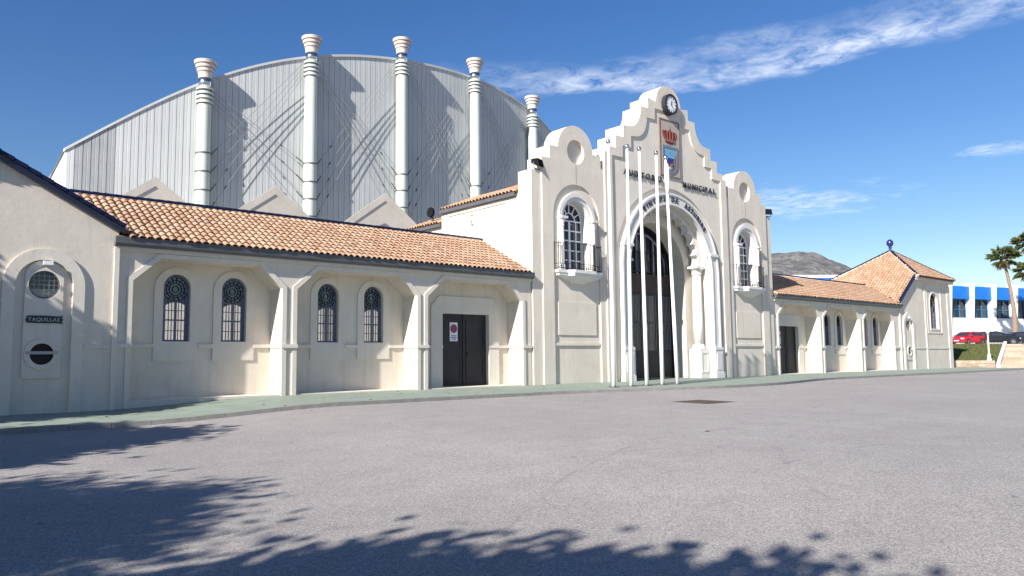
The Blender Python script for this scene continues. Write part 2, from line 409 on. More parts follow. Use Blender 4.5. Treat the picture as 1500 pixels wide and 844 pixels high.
def lay_tiles(mats, roof, single):
    """the nearest `single` tiles as objects, the rest as one joined part"""
    mats = sorted(mats, key=lambda M_: (M_.translation-EYE).length)
    for M_ in mats[:single]:
        o = bpy.data.objects.new('tile', TILE_ME); COL.objects.link(o); o.parent = roof; o.matrix_parent_inverse = Matrix.Identity(4); o.matrix_local = roof.matrix_world.inverted() @ M_
    rest = mats[single:]
    if not rest: return
    tv = np.array([(*v_, 1) for v_ in TV]); nv = len(TV)
    V = np.concatenate([(np.array(M_) @ tv.T).T[:, :3] for M_ in rest])
    Fs = np.concatenate([np.array(TF) + i*nv for i in range(len(rest))])
    me = bpy.data.meshes.new('tile_field'); me.from_pydata(V.tolist(), [], Fs.tolist()); me.materials.append(tile_m)
    me.polygons.foreach_set('use_smooth', ([True]*6+[False]*6)*len(rest))
    o = bpy.data.objects.new('tile_field', me); COL.objects.link(o); o.parent = roof; stuff(o)
RIDGE = MB()
RIDGE.tube([(0, 0, 0), (.4, 0, 0)], [.105, .09], 10); RIDGE_ME = None
def ridge_run(p0, p1, roof, material=navy, length=.37, r=.1, flat=1.0):
    """overlapping ridge / verge tiles along a line, each a piece of its own"""
    p0, p1 = Vector(p0), Vector(p1); d = p1-p0; n = max(1, int(d.length/length)); t = d.normalized()
    a = t.cross(Vector((0, 0, 1))).normalized(); b = a.cross(t)
    me = bpy.data.meshes.new('ridge_tile'); vs = []; fs = []; k_ = 8; ln = d.length/n
    for x, rr in ((-.0, r), (ln*1.12, r*.84)):
        for k in range(k_+1):
            q = PI*k/k_; vs.append((x, rr*math.cos(q), rr*math.sin(q)*flat))
    fs = [(k, k+1, k_+2+k, k_+1+k) for k in range(k_)] + [tuple(range(k_+1))[::-1], tuple(range(k_+1, 2*k_+2))]
    me.from_pydata(vs, [], fs); me.materials.append(material)
    for i in range(n):
        o = bpy.data.objects.new('ridge_tile', me); COL.objects.link(o); o.parent = roof
        o.matrix_local = Matrix.Translation(p0+d*(i/n)) @ Matrix((t, a, b)).transposed().to_4x4() @ Matrix.Rotation(random.uniform(-.03, .03), 4, 'X')

# ---------------------------------------------------------------- ground
def sst(a, b, x):
    t = np.clip((x-a)/(b-a), 0, 1); return t*t*(3-2*t)
def gz(X, Y):
    """the forecourt falls slightly towards the ticket office"""
    return -.235*(1-sst(5.2, 11.5, X))
def ground_mesh():
    xs = np.unique(np.concatenate([np.linspace(-30, 100, 131), np.array([-4000, -1500, -600, -250, -120, -60, 130, 200, 350, 700, 1500, 4000])]))
    ys = np.unique(np.concatenate([np.linspace(-45, 60, 71), np.array([-4000, -1500, -500, -200, -90, 100, 200, 500, 1500, 4000])]))
    V = [(x, y, float(gz(x, y))-.11) for y in ys for x in xs]; nx = len(xs)
    Fq = [(j*nx+i, j*nx+i+1, (j+1)*nx+i+1, (j+1)*nx+i) for j in range(len(ys)-1) for i in range(nx-1)]
    me = bpy.data.meshes.new('ground'); me.from_pydata(V, [], Fq); me.polygons.foreach_set('use_smooth', [True]*len(Fq))
    return structure(link('ground', me, asphalt))
ground_mesh()
def kerb_y(x):
    y = -4.85
    y += -1.55*float(sst(20.0, 31.0, x)-sst(33.0, 44.0, x))
    y += -.35*float(sst(40, 70, x))
    return y
xs = np.linspace(-12, 79, 183)
mb = MB(); n = len(xs); vs = []
for x in xs:
    vs += [(x, kerb_y(x)+.14, float(gz(x, 0))-.004), (x, 9.0 if x < 80 else 3, float(gz(x, 0))-.004)]
structure(mb.add(vs, [(2*i, 2*i+2, 2*i+3, 2*i+1) for i in range(n-1)]).build('pavement', green_pave))
kerb = bpy.data.objects.new('kerb', None); COL.objects.link(kerb); structure(kerb)
x = -2.0
while x < 78:
    w = .98; x1 = x+w
    a, b = (x, kerb_y(x)), (x1, kerb_y(x1)); t = Vector((b[0]-a[0], b[1]-a[1])).normalized(); nn = Vector((-t.y, t.x))*.15
    g_ = float(gz(x, 0)); g2 = float(gz(x1, 0)); hh = random.uniform(-.006, .006)
    q = MB(); P4 = [(a[0], a[1]), (b[0]-.012, b[1]), (b[0]-.012+nn.x, b[1]+nn.y), (a[0]+nn.x, a[1]+nn.y)]
    zt = [g_+.012+hh, g2+.012+hh, g2+.012+hh, g_+.012+hh]
    q.add([(p[0], p[1], -.5) for p in P4] + [(p[0], p[1], z_) for p, z_ in zip(P4, zt)], [(0, 3, 2, 1), (4, 5, 6, 7), (0, 1, 5, 4), (1, 2, 6, 5), (2, 3, 7, 6), (3, 0, 4, 7)])
    q.build('kerb_stone', kerb_m, kerb); x = x1

# ================================================================ ARCADE WINGS
def leaded_window(parent, cx, z0, spring, hw, y, n=16):
    """blue steel window: rose tracery above, two casements with glazing bars below"""
    w = sub('window', parent)
    o_ = arch(cx, hw, z0, spring, n=n); i_ = arch(cx, hw-.055, z0+.05, spring, n=n)
    MB().ring(o_, i_, y, y+.09, closed=True).build('frame', steel_b, w)
    t = MB(); rr = hw-.04; zc = spring-.02
    for k in range(14):                                   # rose spokes
        a = 2*PI*k/14+.1
        p0 = (cx+.2*math.cos(a), zc+.2*math.sin(a)); p1 = (cx+rr*math.cos(a), zc+rr*math.sin(a)); d_ = Vector((p1[0]-p0[0], p1[1]-p0[1])).normalized(); q = Vector((-d_.y, d_.x))*.012
        t.add([(p0[0]-q.x, y+.02, p0[1]-q.y), (p1[0]-q.x, y+.02, p1[1]-q.y), (p1[0]+q.x, y+.02, p1[1]+q.y), (p0[0]+q.x, y+.02, p0[1]+q.y),
               (p0[0]-q.x, y+.045, p0[1]-q.y), (p1[0]-q.x, y+.045, p1[1]-q.y), (p1[0]+q.x, y+.045, p1[1]+q.y), (p0[0]+q.x, y+.045, p0[1]+q.y)],
              [(0, 1, 2, 3), (4, 7, 6, 5), (0, 4, 5, 1), (1, 5, 6, 2), (2, 6, 7, 3), (3, 7, 4, 0)])
    for r0 in (.1, .2, .3, rr-.01):
        c0 = [(cx+r0*math.cos(2*PI*k/24), zc+r0*math.sin(2*PI*k/24)) for k in range(24)]; c1 = [(cx+(r0+.024)*math.cos(2*PI*k/24), zc+(r0+.024)*math.sin(2*PI*k/24)) for k in range(24)]
        t.ring(c1, c0, y+.015, y+.05, closed=True)
    t.build('rose_tracery', lead, w); t = MB()
    for bx in (-.22, -.115, .0, .115, .22):
        t.box(cx+bx-(.03 if bx == 0 else .011), cx+bx+(.03 if bx == 0 else .011), y+.015, y+.05, z0+.05, zc-.36)
    for bz in (.36, .72, 1.06, 1.38):
        if z0+bz < zc-.3: t.box(cx-hw+.05, cx+hw-.05, y+.018, y+.046, z0+bz-.014, z0+bz+.014)
    t.box(cx-hw+.05, cx-hw+.13, y+.02, y+.06, z0+.05, spring); t.box(cx+hw-.13, cx+hw-.05, y+.02, y+.06, z0+.05, spring)
    t.build('tracery', steel_b, w)
    MB().plate(arch(cx, hw-.05, z0+.045, spring, n=n), [], y+.055, y+.062).build('pane', glass_clear, w)
    rose = [(cx+(rr-.02)*math.cos(2*PI*k/24), zc+(rr-.02)*math.sin(2*PI*k/24)) for k in range(24)]
    MB().plate(rose, [], y+.064, y+.07).build('pane', rose_glass, w)
    MB().box(cx-hw-.05, cx+hw+.05, y-.13, y+.0, z0-.09, z0-.003).build('sill', plaster_w, w)
    return w
COURT = {8.22: 1.75, 10.26: 2.2, 14.08: 3.0, 16.18: 3.45}
def wing(label, x0, x1, bays, kinds, winx, doorx, lowz, side, single):
    t = thing('arcade_wing', label, 'building', (0, 0, 0))
    TOPZ, SP = 4.95, 3.88
    holes = []; trim = MB()
    for (a, b) in bays:
        holes.append((a, b))
    # front wall: one outline that runs down and round each bay
    out = [(x0, lowz)]
    for a, b in bays:
        out += [(a, lowz), (a, SP), (a+.88, 4.66), (b-.88, 4.66), (b, SP), (b, lowz)]
    out += [(x1, lowz), (x1, TOPZ), (x0, TOPZ)]
    MB().plate(out, [], 0, 1.0).build('wall', plaster, t)
    for a, b in bays:
        o_ = [(a-.17, lowz), (a-.17, SP+.08), (a+.81, 4.8), (b-.81, 4.8), (b+.17, SP+.08), (b+.17, lowz)]
        i_ = [(a+.003, lowz), (a+.003, SP), (a+.88, 4.657), (b-.88, 4.657), (b-.003, SP), (b-.003, lowz)]
        MB().ring(o_, i_, -.042, .1).build('opening_trim', plaster_w, t)
    # back wall of the recesses with windows and door
    backh = []
    wins = [w_ for ws in winx for w_ in ws]
    for cxw in wins: backh.append(arch(cxw, .46, 1.93, 3.8, n=14))
    if doorx: backh.append([(doorx[0], lowz-.02 if False else .0), (doorx[0], 3.25), (doorx[1], 3.25), (doorx[1], .0)])
    MB().plate([(x0, lowz), (x1, lowz), (x1, 4.9), (x0, 4.9)], backh, 1.003, 1.32).build('rear_wall', plaster, t)
    for cxw in wins:
        o_ = arch(cxw, .76, 1.27, 3.74, n=16); i_ = arch(cxw, .46, 1.93, 3.8, n=16)
        MB().plate(o_, [arch(cxw, .462, 1.928, 3.8, n=16)], .955, 1.0).build('window_surround', plaster_w, t)
        leaded_window(t, cxw, 1.95, 3.78, .455, 1.12)
    if doorx:
        d0, d1 = doorx
        o_ = [(d0-.62, .0), (d0-.62, 3.55), (d0-.2, 4.02), (d1+.2, 4.02), (d1+.62, 3.55), (d1+.62, .0)]
        i_ = [(d0-.003, .0), (d0-.003, 3.25), (d0+.1, 3.253), (d1-.1, 3.253), (d1+.003, 3.25), (d1+.003, .0)]
        MB().ring(o_, i_, .93, 1.0).build('door_surround', plaster_w, t)
        dr = sub('door', t)
        mid = (d0+d1)/2
        for a, b in ((d0, mid-.008), (mid+.008, d1)):
            MB().box(a+.003, b, 1.16, 1.22, .01, 3.245).build('leaf', door_m, dr)
            for z_a, z_b in ((.28, 1.35), (1.62, 3.02)):
                f = MB(); f.ring([(a+.13, z_a), (b-.13, z_a), (b-.13, z_b), (a+.13, z_b)], [(a+.2, z_a+.07), (b-.2, z_a+.07), (b-.2, z_b-.07), (a+.2, z_b-.07)], 1.135, 1.16, closed=True)
                f.build('moulding', door_m, dr)
        MB().box(mid-.05, mid+.05, 1.12, 1.16, .02, 3.22).build('meeting_stile', door_m, dr)
        MB().box(mid+.14, mid+.2, 1.09, 1.135, 1.42, 1.54).build('handle', iron, dr)
    # dado moulding: pillars, jambs and rear walls
    zd0, zd1 = 1.715, 1.85
    edges = [x0] + [e for b_ in bays for e in b_] + [x1]
    for i in range(0, len(edges), 2):
        MB().box(edges[i]-.03 if i else edges[i], edges[i+1]+.03 if i+2 < len(edges) else edges[i+1], -.085, .05, zd0, zd1).build('dado_moulding', plaster_w, t)
    for a, b in bays:
        cuts = []
        for cxw in wins:
            if a < cxw < b: cuts.append((cxw-.762, cxw+.762))
        if doorx and a < doorx[0] < b: cuts.append((doorx[0]-.0, doorx[1]+.0))
        s_ = a
        for c0, c1 in sorted(cuts)+[(b, b)]:
            if c0-s_ > .05: MB().box(s_, c0, .9 if doorx and a < doorx[0] < b else .93, 1.001, zd0+.004, zd1-.004).build('dado_moulding', plaster_w, t)
            s_ = c1
        MB().box(b-.05, b-.0, .05, .9, zd0+.003, zd1-.003).build('dado_moulding', plaster_w, t)
    for a, b in bays[:-1] if side < 0 else bays[1:]:        # narrow sunk panel on each pier
        pass
    for a, b in bays: MB().box(a+.004, b-.004, .02, 1.0, lowz-.1, .03).build('plinth', concrete, t)
    # eaves: moulding, gutter
    MB().box(x0, x1, -.1, .0-.002, 4.72+.09, 4.952).build('eaves_moulding', plaster_w, t)
    g = MB()
    for k in range(1): g.plate([(-.0, 0), (-.0, 0)], [], 0, 0) if False else None
    prof = [(-.3, 5.235), (-.3, 5.03), (-.24, 4.955), (.05, 4.957), (.05, 5.05), (-.19, 5.06), (-.215, 5.235)]
    vs = [(xx, y_, z_) for xx in (x0-.1, x1) for y_, z_ in prof]; k = len(prof)
    g.add(vs, [tuple(range(k)), tuple(range(2*k-1, k-1, -1))] + [(i, (i+1) % k, k+(i+1) % k, k+i) for i in range(k)])
    g.build('gutter', gutter_m, t)
    # interior: floor, back wall with arched windows on the court, ceiling
    MB().box(x0, x1, 1.32, 6.8, -.3, .05).build('floor', interior, t)
    bw = []
    for (a, b), ws in zip(bays, winx):
        for c in (ws or ()): bw.append(arch(c+COURT.get(c, 2.1), .8, .95, 2.95, n=12))
    MB().plate([(x0, -.1), (x1, -.1), (x1, 5.2), (x0, 5.2)], bw, 6.6, 6.9).build('court_wall', interior, t)
    for (a, b), ws in zip(bays, winx):
        for c in (ws or ()):
            q = c+COURT.get(c, 2.1); f = MB(); f.ring(arch(q, .8, .95, 2.95, n=12), arch(q, .73, 1.02, 2.95, n=12), 6.68, 6.75, closed=True)
            f.box(q-.05, q+.05, 6.69, 6.74, 1.0, 3.72); f.box(q-.75, q+.75, 6.69, 6.74, 1.92, 1.98); f.box(q-.75, q+.75, 6.69, 6.74, 2.9, 2.96)
            f.build('court_window', white_p, t)
    # roof
    ez, ey, rz, ry = 5.22, -.2, 7.22, 3.55
    roof = sub('roof', t)
    rx0, rx1 = (x0-2.2, x1) if side < 0 else (x0, x1+4.0)
    r_ = MB(); vs = [(rx0 if side > 0 else x0+.05, ey, ez), (x1 if side < 0 else x1+.5, ey, ez), (x1 if side < 0 else x1+4.0, ry, rz), (rx0, ry, rz), (rx0, 7.4, ez), (rx1, 7.4, ez)]
    vs2 = [(a, b, c-.12) for a, b, c in vs]
    r_.add(vs+vs2, [(0, 1, 2, 3), (3, 2, 5, 4), (6, 9, 8, 7), (9, 10, 11, 8), (0, 6, 7, 1), (4, 5, 11, 10), (0, 3, 9, 6), (3, 4, 10, 9), (1, 7, 8, 2), (2, 8, 11, 5)]).build('deck', deck, roof)
    vd = Vector((0, ry-ey, rz-ez)); ln = vd.length
    if side < 0: mats = tile_grid((x0-2.0, ey-.05, ez-.02), (1, 0, 0), vd, x1-x0+2.0, ln, keep=lambda p: (p.x-(x0-.0)) > -(p.z-5.45)/.53 - .0 and p.x < x1-.08)
    else: mats = tile_grid((x0, ey-.05, ez-.02), (1, 0, 0), vd, x1-x0+4.0, ln, keep=lambda p: (p.x-(x1+.3)) < (p.z-5.45)/.70)
    lay_tiles(mats, roof, single)
    if side < 0: ridge_run((x0-1.5, ry, rz+.03), (x1-.02, ry, rz+.03), roof, r=.1)
    else: ridge_run((x0, ry, rz+.03), (x1+3.0, ry, rz+.03), roof, r=.1)
    return t
wing('long cream arcade wing with terracotta roof between the ticket gable and the clock portal', 5.98, 24.2,
     [(6.5, 11.68), (12.26, 17.68), (18.22, 23.64)], None, [(8.22, 10.26), (14.08, 16.18), ()], (19.72, 22.4), -.45, -1, 300)
wing('cream arcade wing with terracotta roof leading to the pavilion with the blue ball finial', 45.95, 65.3,
     [(46.5, 52.05), (52.6, 58.25), (58.9, 64.2)], None, [(), (55.2, 57.1), (61.3, 63.25)][0:3], (48.25, 50.85), -.3, 1, 0)

# ================================================================ CORNER PAVILIONS
def pavilion(label, xi, s, un, zlow, slope, uhi, uend, single, tall):
    t = thing('corner_pavilion', label, 'building')
    X = lambda u_: xi+s*u_
    zv = 5.55; zh = zv+slope*uhi
    niche = un
    out = [(X(0), zlow), (X(uend), zlow), (X(uend), zh), (X(uhi), zh), (X(0), zv)]
    cx = X(niche)
    holes = [arch(cx, .77, zlow+.35, 3.58, n=18)]
    if tall: holes.append(arch(X(tall), .86, 3.42, 5.65, n=16))
    MB().plate(out, holes, -.06, .4).build('wall', plaster, t)
    MB().plate([(cx-1.2, zlow), (cx+1.2, zlow), (cx+1.2, 4.9), (cx-1.2, 4.9)], [[(cx+.42*math.cos(2*PI*k/24), zc+.42*math.sin(2*PI*k/24)) for k in range(24)] for zc in (3.6, 1.52)], .0, .38).build('niche_wall', plaster, t)
    MB().ring(arch(cx, 1.1, zlow+.0, 3.58, n=22), arch(cx, .772, zlow+.0, 3.58, n=22), -.13, -.055).build('arch_trim', plaster_w, t)
    MB().plate(arch(cx, .515, .8, 3.82, n=18), [[(cx+.425*math.cos(2*PI*k/24), zc+.425*math.sin(2*PI*k/24)) for k in range(24)] for zc in (3.6, 1.52)], -.06, .002).build('oculus_panel', plaster_w, t)
    for zc, kind in ((3.6, 0), (1.52, 1)):
        w = sub('oculus', t)
        C_ = lambda r: [(cx+r*math.cos(2*PI*k/28), zc+r*math.sin(2*PI*k/28)) for k in range(28)]
        if kind == 0:
            MB().ring(C_(.424), C_(.385), -.02, .06, closed=True).build('frame', gutter_m, w)
            b_ = MB()
            for q in (-.27, -.135, 0, .135, .27):
                h_ = math.sqrt(max(.0, .385**2-q*q)); b_.box(cx+q-.007, cx+q+.007, .03, .045, zc-h_, zc+h_); b_.box(cx-h_, cx+h_, .032, .047, zc+q-.007, zc+q+.007)
            b_.build('bars', cable_m, w)
            MB().plate(C_(.387), [], .05, .054).build('pane', glass_clear, w)
            f = [(cx-.36, zc-.14), (cx+.36, zc-.14), (cx+.3, zc-.24), (cx+.2, zc-.32), (cx, zc-.37), (cx-.2, zc-.32), (cx-.3, zc-.24)]
            MB().plate(f, [], .06, .1).build('blind', plaster_w, w)
        else:
            MB().ring(C_(.47), C_(.32), -.1, -.0, closed=True).build('surround', concrete, w)
            MB().box(cx-.42, cx+.42, -.125, -.1, zc-.005, zc+.085).build('counter', cable_m, w)
            MB().plate(C_(.4), [], .02, .03).build('dark_pane', iron, w)  # opaque dark pane, its colour stands in for the unlit inside
        MB().plate(C_(.5), [], .36, .4).build('backing', iron, w)
    # corner pilasters and dado
    MB().box(X(.12), X(-.03), -.12, .0-.005, zlow, 4.92).build('pilaster', plaster_w, t)
    MB().box(X(niche-1.1-.02), X(.13), -.1, -.055, 1.69, 1.8).build('dado_moulding', plaster_w, t)
    MB().box(X(niche+1.12), X(uend), -.1, -.055, 1.69, 1.8).build('dado_moulding', plaster_w, t)
    # side and back walls
    MB().box(X(0)+s*.003, X(.3), .4, 6.9, zlow, 5.3).build('side_wall', plaster, t)
    MB().box(X(uend-.3), X(uend), .4, 6.9, zlow, zh-.05).build('side_wall', plaster, t)
    MB().box(X(uend-.3), X(.3), 6.6, 6.9, zlow, 5.3).build('back_wall', plaster, t)
    MB().box(X(uhi), X(uhi+.3), .4, 6.6, 5.3, zh-.15).build('side_wall', plaster, t)
    if tall:
        c = X(tall)
        MB().ring(arch(c, .99, 3.28, 5.65, n=16), arch(c, .862, 3.415, 5.65, n=16), -.1, -.05, closed=True).build('window_trim', plaster_w, t)
        MB().ring([(c-1.6, 3.0), (c+1.6, 3.0), (c+1.6, 7.2), (c-1.6, 7.2)], [(c-1.5, 3.1), (c+1.5, 3.1), (c+1.5, 7.1), (c-1.5, 7.1)], -.1, -.055, closed=True).build('panel_frame', plaster_w, t)
        w = leaded_window(t, c, 3.44, 5.63, .85, .1)
        MB().box(c-1.3, c+1.3, .37, .39, 3.0, 6.8).build('blind', interior, t)
        for q in (0, uend-.7):
            pass
        MB().box(X(uend-.75), X(uend)+.001*s, -.11, -.057, zlow, zh-.5).build('pilaster', plaster_w, t)
        MB().box(X(tall-1.75), X(tall-2.05), -.11, -.057, zlow, zh-.6).build('pilaster', plaster_w, t)
    # eaves of the high block
    MB().box(X(uhi-.25), X(uend+.25), -.35, .0, zh-.32, zh-.02).build('eaves_moulding', concrete, t)
    # roof: pyramid with a catslide on the arcade side
    roof = sub('roof', t)
    Yf, Yb = -.45, 7.0; a_u = (uhi+uend)/2; a_y = (Yf+Yb)/2 - .15; a_z = zh+slope*(a_u-uhi)
    A = Vector((X(a_u), a_y, a_z)); c0 = Vector((X(uhi-.1), Yf, zh)); c1 = Vector((X(uend+.3), Yf, zh)); c2 = Vector((X(uend+.3), Yb, zh)); c3 = Vector((X(uhi-.1), Yb, zh))
    e0 = Vector((X(-.15), -.2, zv-.1)); e3 = Vector((X(-.15), Yb, zv-.1)); f0 = Vector((X(uhi), -.2, zh)); 
    r_ = MB(); vs = [A, c0, c1, c2, c3, e0, e3, f0]; lo = [p-Vector((0, 0, .1)) for p in vs]
    r_.add([tuple(p) for p in vs+lo], [(0, 1, 2), (0, 2, 3), (0, 3, 4), (0, 4, 7), (0, 7, 1), (7, 4, 6, 5), (5, 6, 14, 13), (5, 13, 15, 7), (1, 9, 10, 2), (8, 9, 10), (15, 13, 14, 12)])
    r_.build('deck', deck, roof, fix=False)
    def inside_tri(p, a, b, c):
        def sg(q, w_, e_): return (q.x-e_.x)*(w_.y-e_.y)-(w_.x-e_.x)*(q.y-e_.y)
        d1, d2, d3 = sg(p, a, b), sg(p, b, c), sg(p, c, a); return not ((min(d1, d2, d3) < 0) and (max(d1, d2, d3) > 0))
    mats = []
    up = Vector((s*1.0, 0, slope)); lnu = (a_u+.15)*math.sqrt(1+slope**2)
    wingz = lambda p: 7.25-abs(p.y-3.55)*.525 - .02
    mats += tile_grid(e0, (0, 1, 0), up, Yb-e0.y, lnu, keep=lambda p: (inside_tri(p, A, c0, c3) or (s*(p.x-X(uhi)) < 0)) and p.z > wingz(p))
    vf = Vector((0, a_y-Yf, a_z-zh)); mats += tile_grid((min(c0.x, c1.x), Yf, zh), (1, 0, 0), vf, abs(c1.x-c0.x), vf.length, keep=lambda p: inside_tri(p, A, c0, c1))
    lay_tiles(mats, roof, single)
    ridge_run(c0+Vector((0, 0, .07)), A+Vector((0, 0, .07)), roof, r=.12); ridge_run(c1+Vector((0, 0, .07)), A+Vector((0, 0, .07)), roof, r=.12); ridge_run(c3+Vector((0, 0, .07)), A+Vector((0, 0, .07)), roof, r=.12); ridge_run(c2+Vector((0, 0, .07)), A+Vector((0, 0, .07)), roof, r=.12)
    for a_, b_, in ((c0, A), (c1, A), (c3, A)):               # pale mortar bed under the hip tiles
        MB().tube([a_+Vector((0, 0, .02)), b_+Vector((0, 0, -.02))], .13, 8).build('mortar_bed', concrete, roof)
    ridge_run((X(-.12), -.2, zv-.03), (X(uhi), -.2, zh+.03), roof, r=.15)
    MB().add([(X(-.14), -.27, zv-.22), (X(uhi), -.27, zh-.14), (X(uhi), -.27, zh+.02), (X(-.14), -.27, zv-.06), (X(-.14), -.07, zv-.22), (X(uhi), -.07, zh-.14), (X(uhi), -.07, zh+.02), (X(-.14), -.07, zv-.06)],
             [(0, 1, 2, 3), (4, 7, 6, 5), (0, 4, 5, 1), (1, 5, 6, 2), (2, 6, 7, 3), (3, 7, 4, 0)]).build('verge_board', navy, roof)
    MB().lathe([(.16, 0), (.2, .06), (.12, .12), (.09, .25), (.16, .34), (.1, .42), (.2, .5), (.27, .63), (.29, .77), (.25, .92), (.15, 1.04), (.04, 1.1)], A+Vector((0, 0, .02)), 20).build('finial', finial_m, t, smooth=True)
    return t
pavilion('cream ticket office gable with two round windows under a navy tiled verge', 6.02, -1, 2.04, -.45, .53, 4.1, 11.9, 0, None)
pavilion('square pavilion with terracotta pyramid roof topped by a blue ball finial', 65.3, 1, 1.65, -.3, .70, 3.2, 11.0, 0, 7.25)

# ================================================================ ENTRANCE PORTAL
AX = 35.0
portal = thing('entrance_portal', 'tall white stepped gable portal with great lobed arch behind the flagpoles', 'building')
R0, RC = 4.83, 5.9                                   # cream order round the arch
def half(pts): return [(AX-a, z_) for a, z_ in pts] + [(AX+a, z_) for a, z_ in reversed(pts)]
conc = [(3.45-.95*math.sin(PI/2*k/8), 14.97-1.3*math.cos(PI/2*k/8)) for k in range(9)]
top = [(1.15*math.cos(PI/2*k/10), 15.5+1.12*math.sin(PI/2*k/10)) for k in range(11)]
outer_h = [(5.6, 0), (5.6, 11.95), (5.27, 11.95), (5.27, 12.27), (4.68, 12.27), (4.68, 12.95), (4.02, 12.95), (4.02, 13.62), (3.6, 13.65)] + conc + [(1.85, 14.99), (1.85, 15.6)] + top
outer = half(outer_h[:-1]) if False else [(AX-a, z_) for a, z_ in outer_h] + [(AX+a, z_) for a, z_ in reversed(outer_h[:-1])]
iconc = [(3.0-1.02*math.sin(PI/2*k/8), 14.42-1.25*math.cos(PI/2*k/8)) for k in range(9)]
inner_h = [(5.0, 0), (5.0, 11.83), (4.12, 11.83), (4.12, 12.48), (3.4, 12.48), (3.4, 13.12), (3.2, 13.15)] + iconc + [(1.27, 14.45), (1.27, 15.1)]
inner = [(AX-a, z_) for a, z_ in inner_h] + [(AX+a, z_) for a, z_ in reversed(inner_h)]
arch_hole = arch(AX, R0, 0, RC, n=40)
# stepped crown: parapet body behind, proud border band in front
MB().plate(outer, [], .3, 1.05) if False else None
op = arch(AX, 3.86, 0, 6.0, n=40)
back_out = [outer[0]] + op[:1] + op[1:-1] + op[-1:] + outer[-1:] + outer[1:-1][::-1]
# (outline walks: left foot -> round the opening -> right foot -> up the right side and back over the crown)
def with_opening(outl, opening):
    return [outl[0]] + opening + outl[:0:-1]
MB().plate(with_opening(outer, op), [], -.05, 1.02).build('gable_wall', plaster, portal)
MB().plate(with_opening([p for p in outer], [(a, b) for a, b in inner]), [], -.22, -.051).build('gable_border', plaster, portal)
MB().plate(with_opening(inner, arch(AX, R0, 0, RC, n=40)), [], -.145, -.052).build('field', plaster_w, portal)
# great arch: white archivolt on pilasters
MB().ring(arch(AX, 4.3, .0, 6.0, n=48), arch(AX, 3.84, .0, 6.0, n=48), -.24, .3).build('archivolt', trim_w, portal)
MB().ring(arch(AX, 4.42, .0, 6.0, n=48), arch(AX, 4.303, .0, 6.0, n=48), -.3, -.06).build('archivolt_moulding', trim_w, portal)
MB().ring(arch(AX, 3.837, .0, 6.0, n=48), arch(AX, 3.74, .0, 6.0, n=48), -.28, -.1).build('archivolt_moulding', trim_w, portal)
for s in (-1, 1):
    for zc, hh, pr in ((7.1, .16, .05), (1.62, .16, .07)):
        xw = 4.48 if zc < 3 else math.sqrt(4.42**2-(zc-6)**2)+.06
        xi_ = 3.68 if zc < 3 else math.sqrt(3.74**2-(zc-6)**2)-.05
        MB().box(AX+s*xi_, AX+s*xw, -.3-pr, -.0, zc, zc+hh).build('impost', trim_w, portal)
    MB().box(AX+s*3.7, AX+s*4.47, -.34, -.02, .0, 1.62).build('pedestal', trim_w, portal)
    MB().box(AX+s*3.82, AX+s*4.34, -.36, -.34, .45, 1.42).build('pedestal_panel', trim_w, portal)
    MB().box(AX+s*3.66, AX+s*4.52, -.39, -.02, .0, .3).build('plinth', trim_w, portal)
# lobed arch on columns
lob = [(AX-3.85, 6.55), (AX-3.05, 6.55)]
nl = 13
for k in range(nl):
    a0, a1 = PI-PI*k/nl, PI-PI*(k+1)/nl; am = (a0+a1)/2
    p0 = Vector((AX+3.02*math.cos(a0), 6.55+2.75*math.sin(a0))); p1 = Vector((AX+3.02*math.cos(a1), 6.55+2.75*math.sin(a1)))
    mid = (p0+p1)/2; half_ = (p1-p0)/2; nrm = Vector((math.cos(am), math.sin(am)))
    for j in range(1 if k else 1, 8):
        q = PI*j/8; pt = mid - half_*math.cos(q) + nrm*(half_.length*.95*math.sin(q)); lob.append((pt.x, pt.y))
    lob.append((p1.x, p1.y))
lob[-1] = (AX+3.05, 6.55)
lob += [(AX+3.85, 6.55)]
top_arc = [(AX+3.856*math.cos(PI*k/30), 6.0+3.856*math.sin(PI*k/30)) for k in range(31)]
top_arc = [p for p in top_arc if p[1] > 6.6]
MB().plate(lob + top_arc, [], .34, .8).build('lobed_arch', trim_w, portal)
for s in (-1, 1):
    c = (AX+s*3.38, .57)
    cl = sub('column', portal)
    MB().lathe([(.27, 1.95), (.285, 3.2), (.27, 4.6), (.245, 6.05)], (c[0], c[1], 0), 24).build('shaft', trim_w, cl, smooth=True)
    MB().lathe([(.25, 6.05), (.3, 6.08), (.3, 6.14), (.26, 6.17), (.29, 6.28), (.4, 6.38), (.4, 6.42)], (c[0], c[1], 0), 24).build('capital', trim_w, cl, smooth=False)
    MB().box(c[0]-.46, c[0]+.46, .2, .9, 6.42, 6.552).build('abacus', trim_w, cl)
    MB().lathe([(.4, 1.68), (.4, 1.76), (.34, 1.8), (.36, 1.87), (.3, 1.93), (.27, 1.96)], (c[0], c[1], 0), 24).build('base', trim_w, cl)
    MB().box(c[0]-.42, c[0]+.42, .18, .93, 0, 1.68).build('pedestal', trim_w, cl)
    MB().ring([(c[0]-.36, .3), (c[0]+.36, .3), (c[0]+.36, 1.5), (c[0]-.36, 1.5)], [(c[0]-.27, .39), (c[0]+.27, .39), (c[0]+.27, 1.41), (c[0]-.27, 1.41)], .15, .18, closed=True).build('pedestal_panel', trim_w, cl)
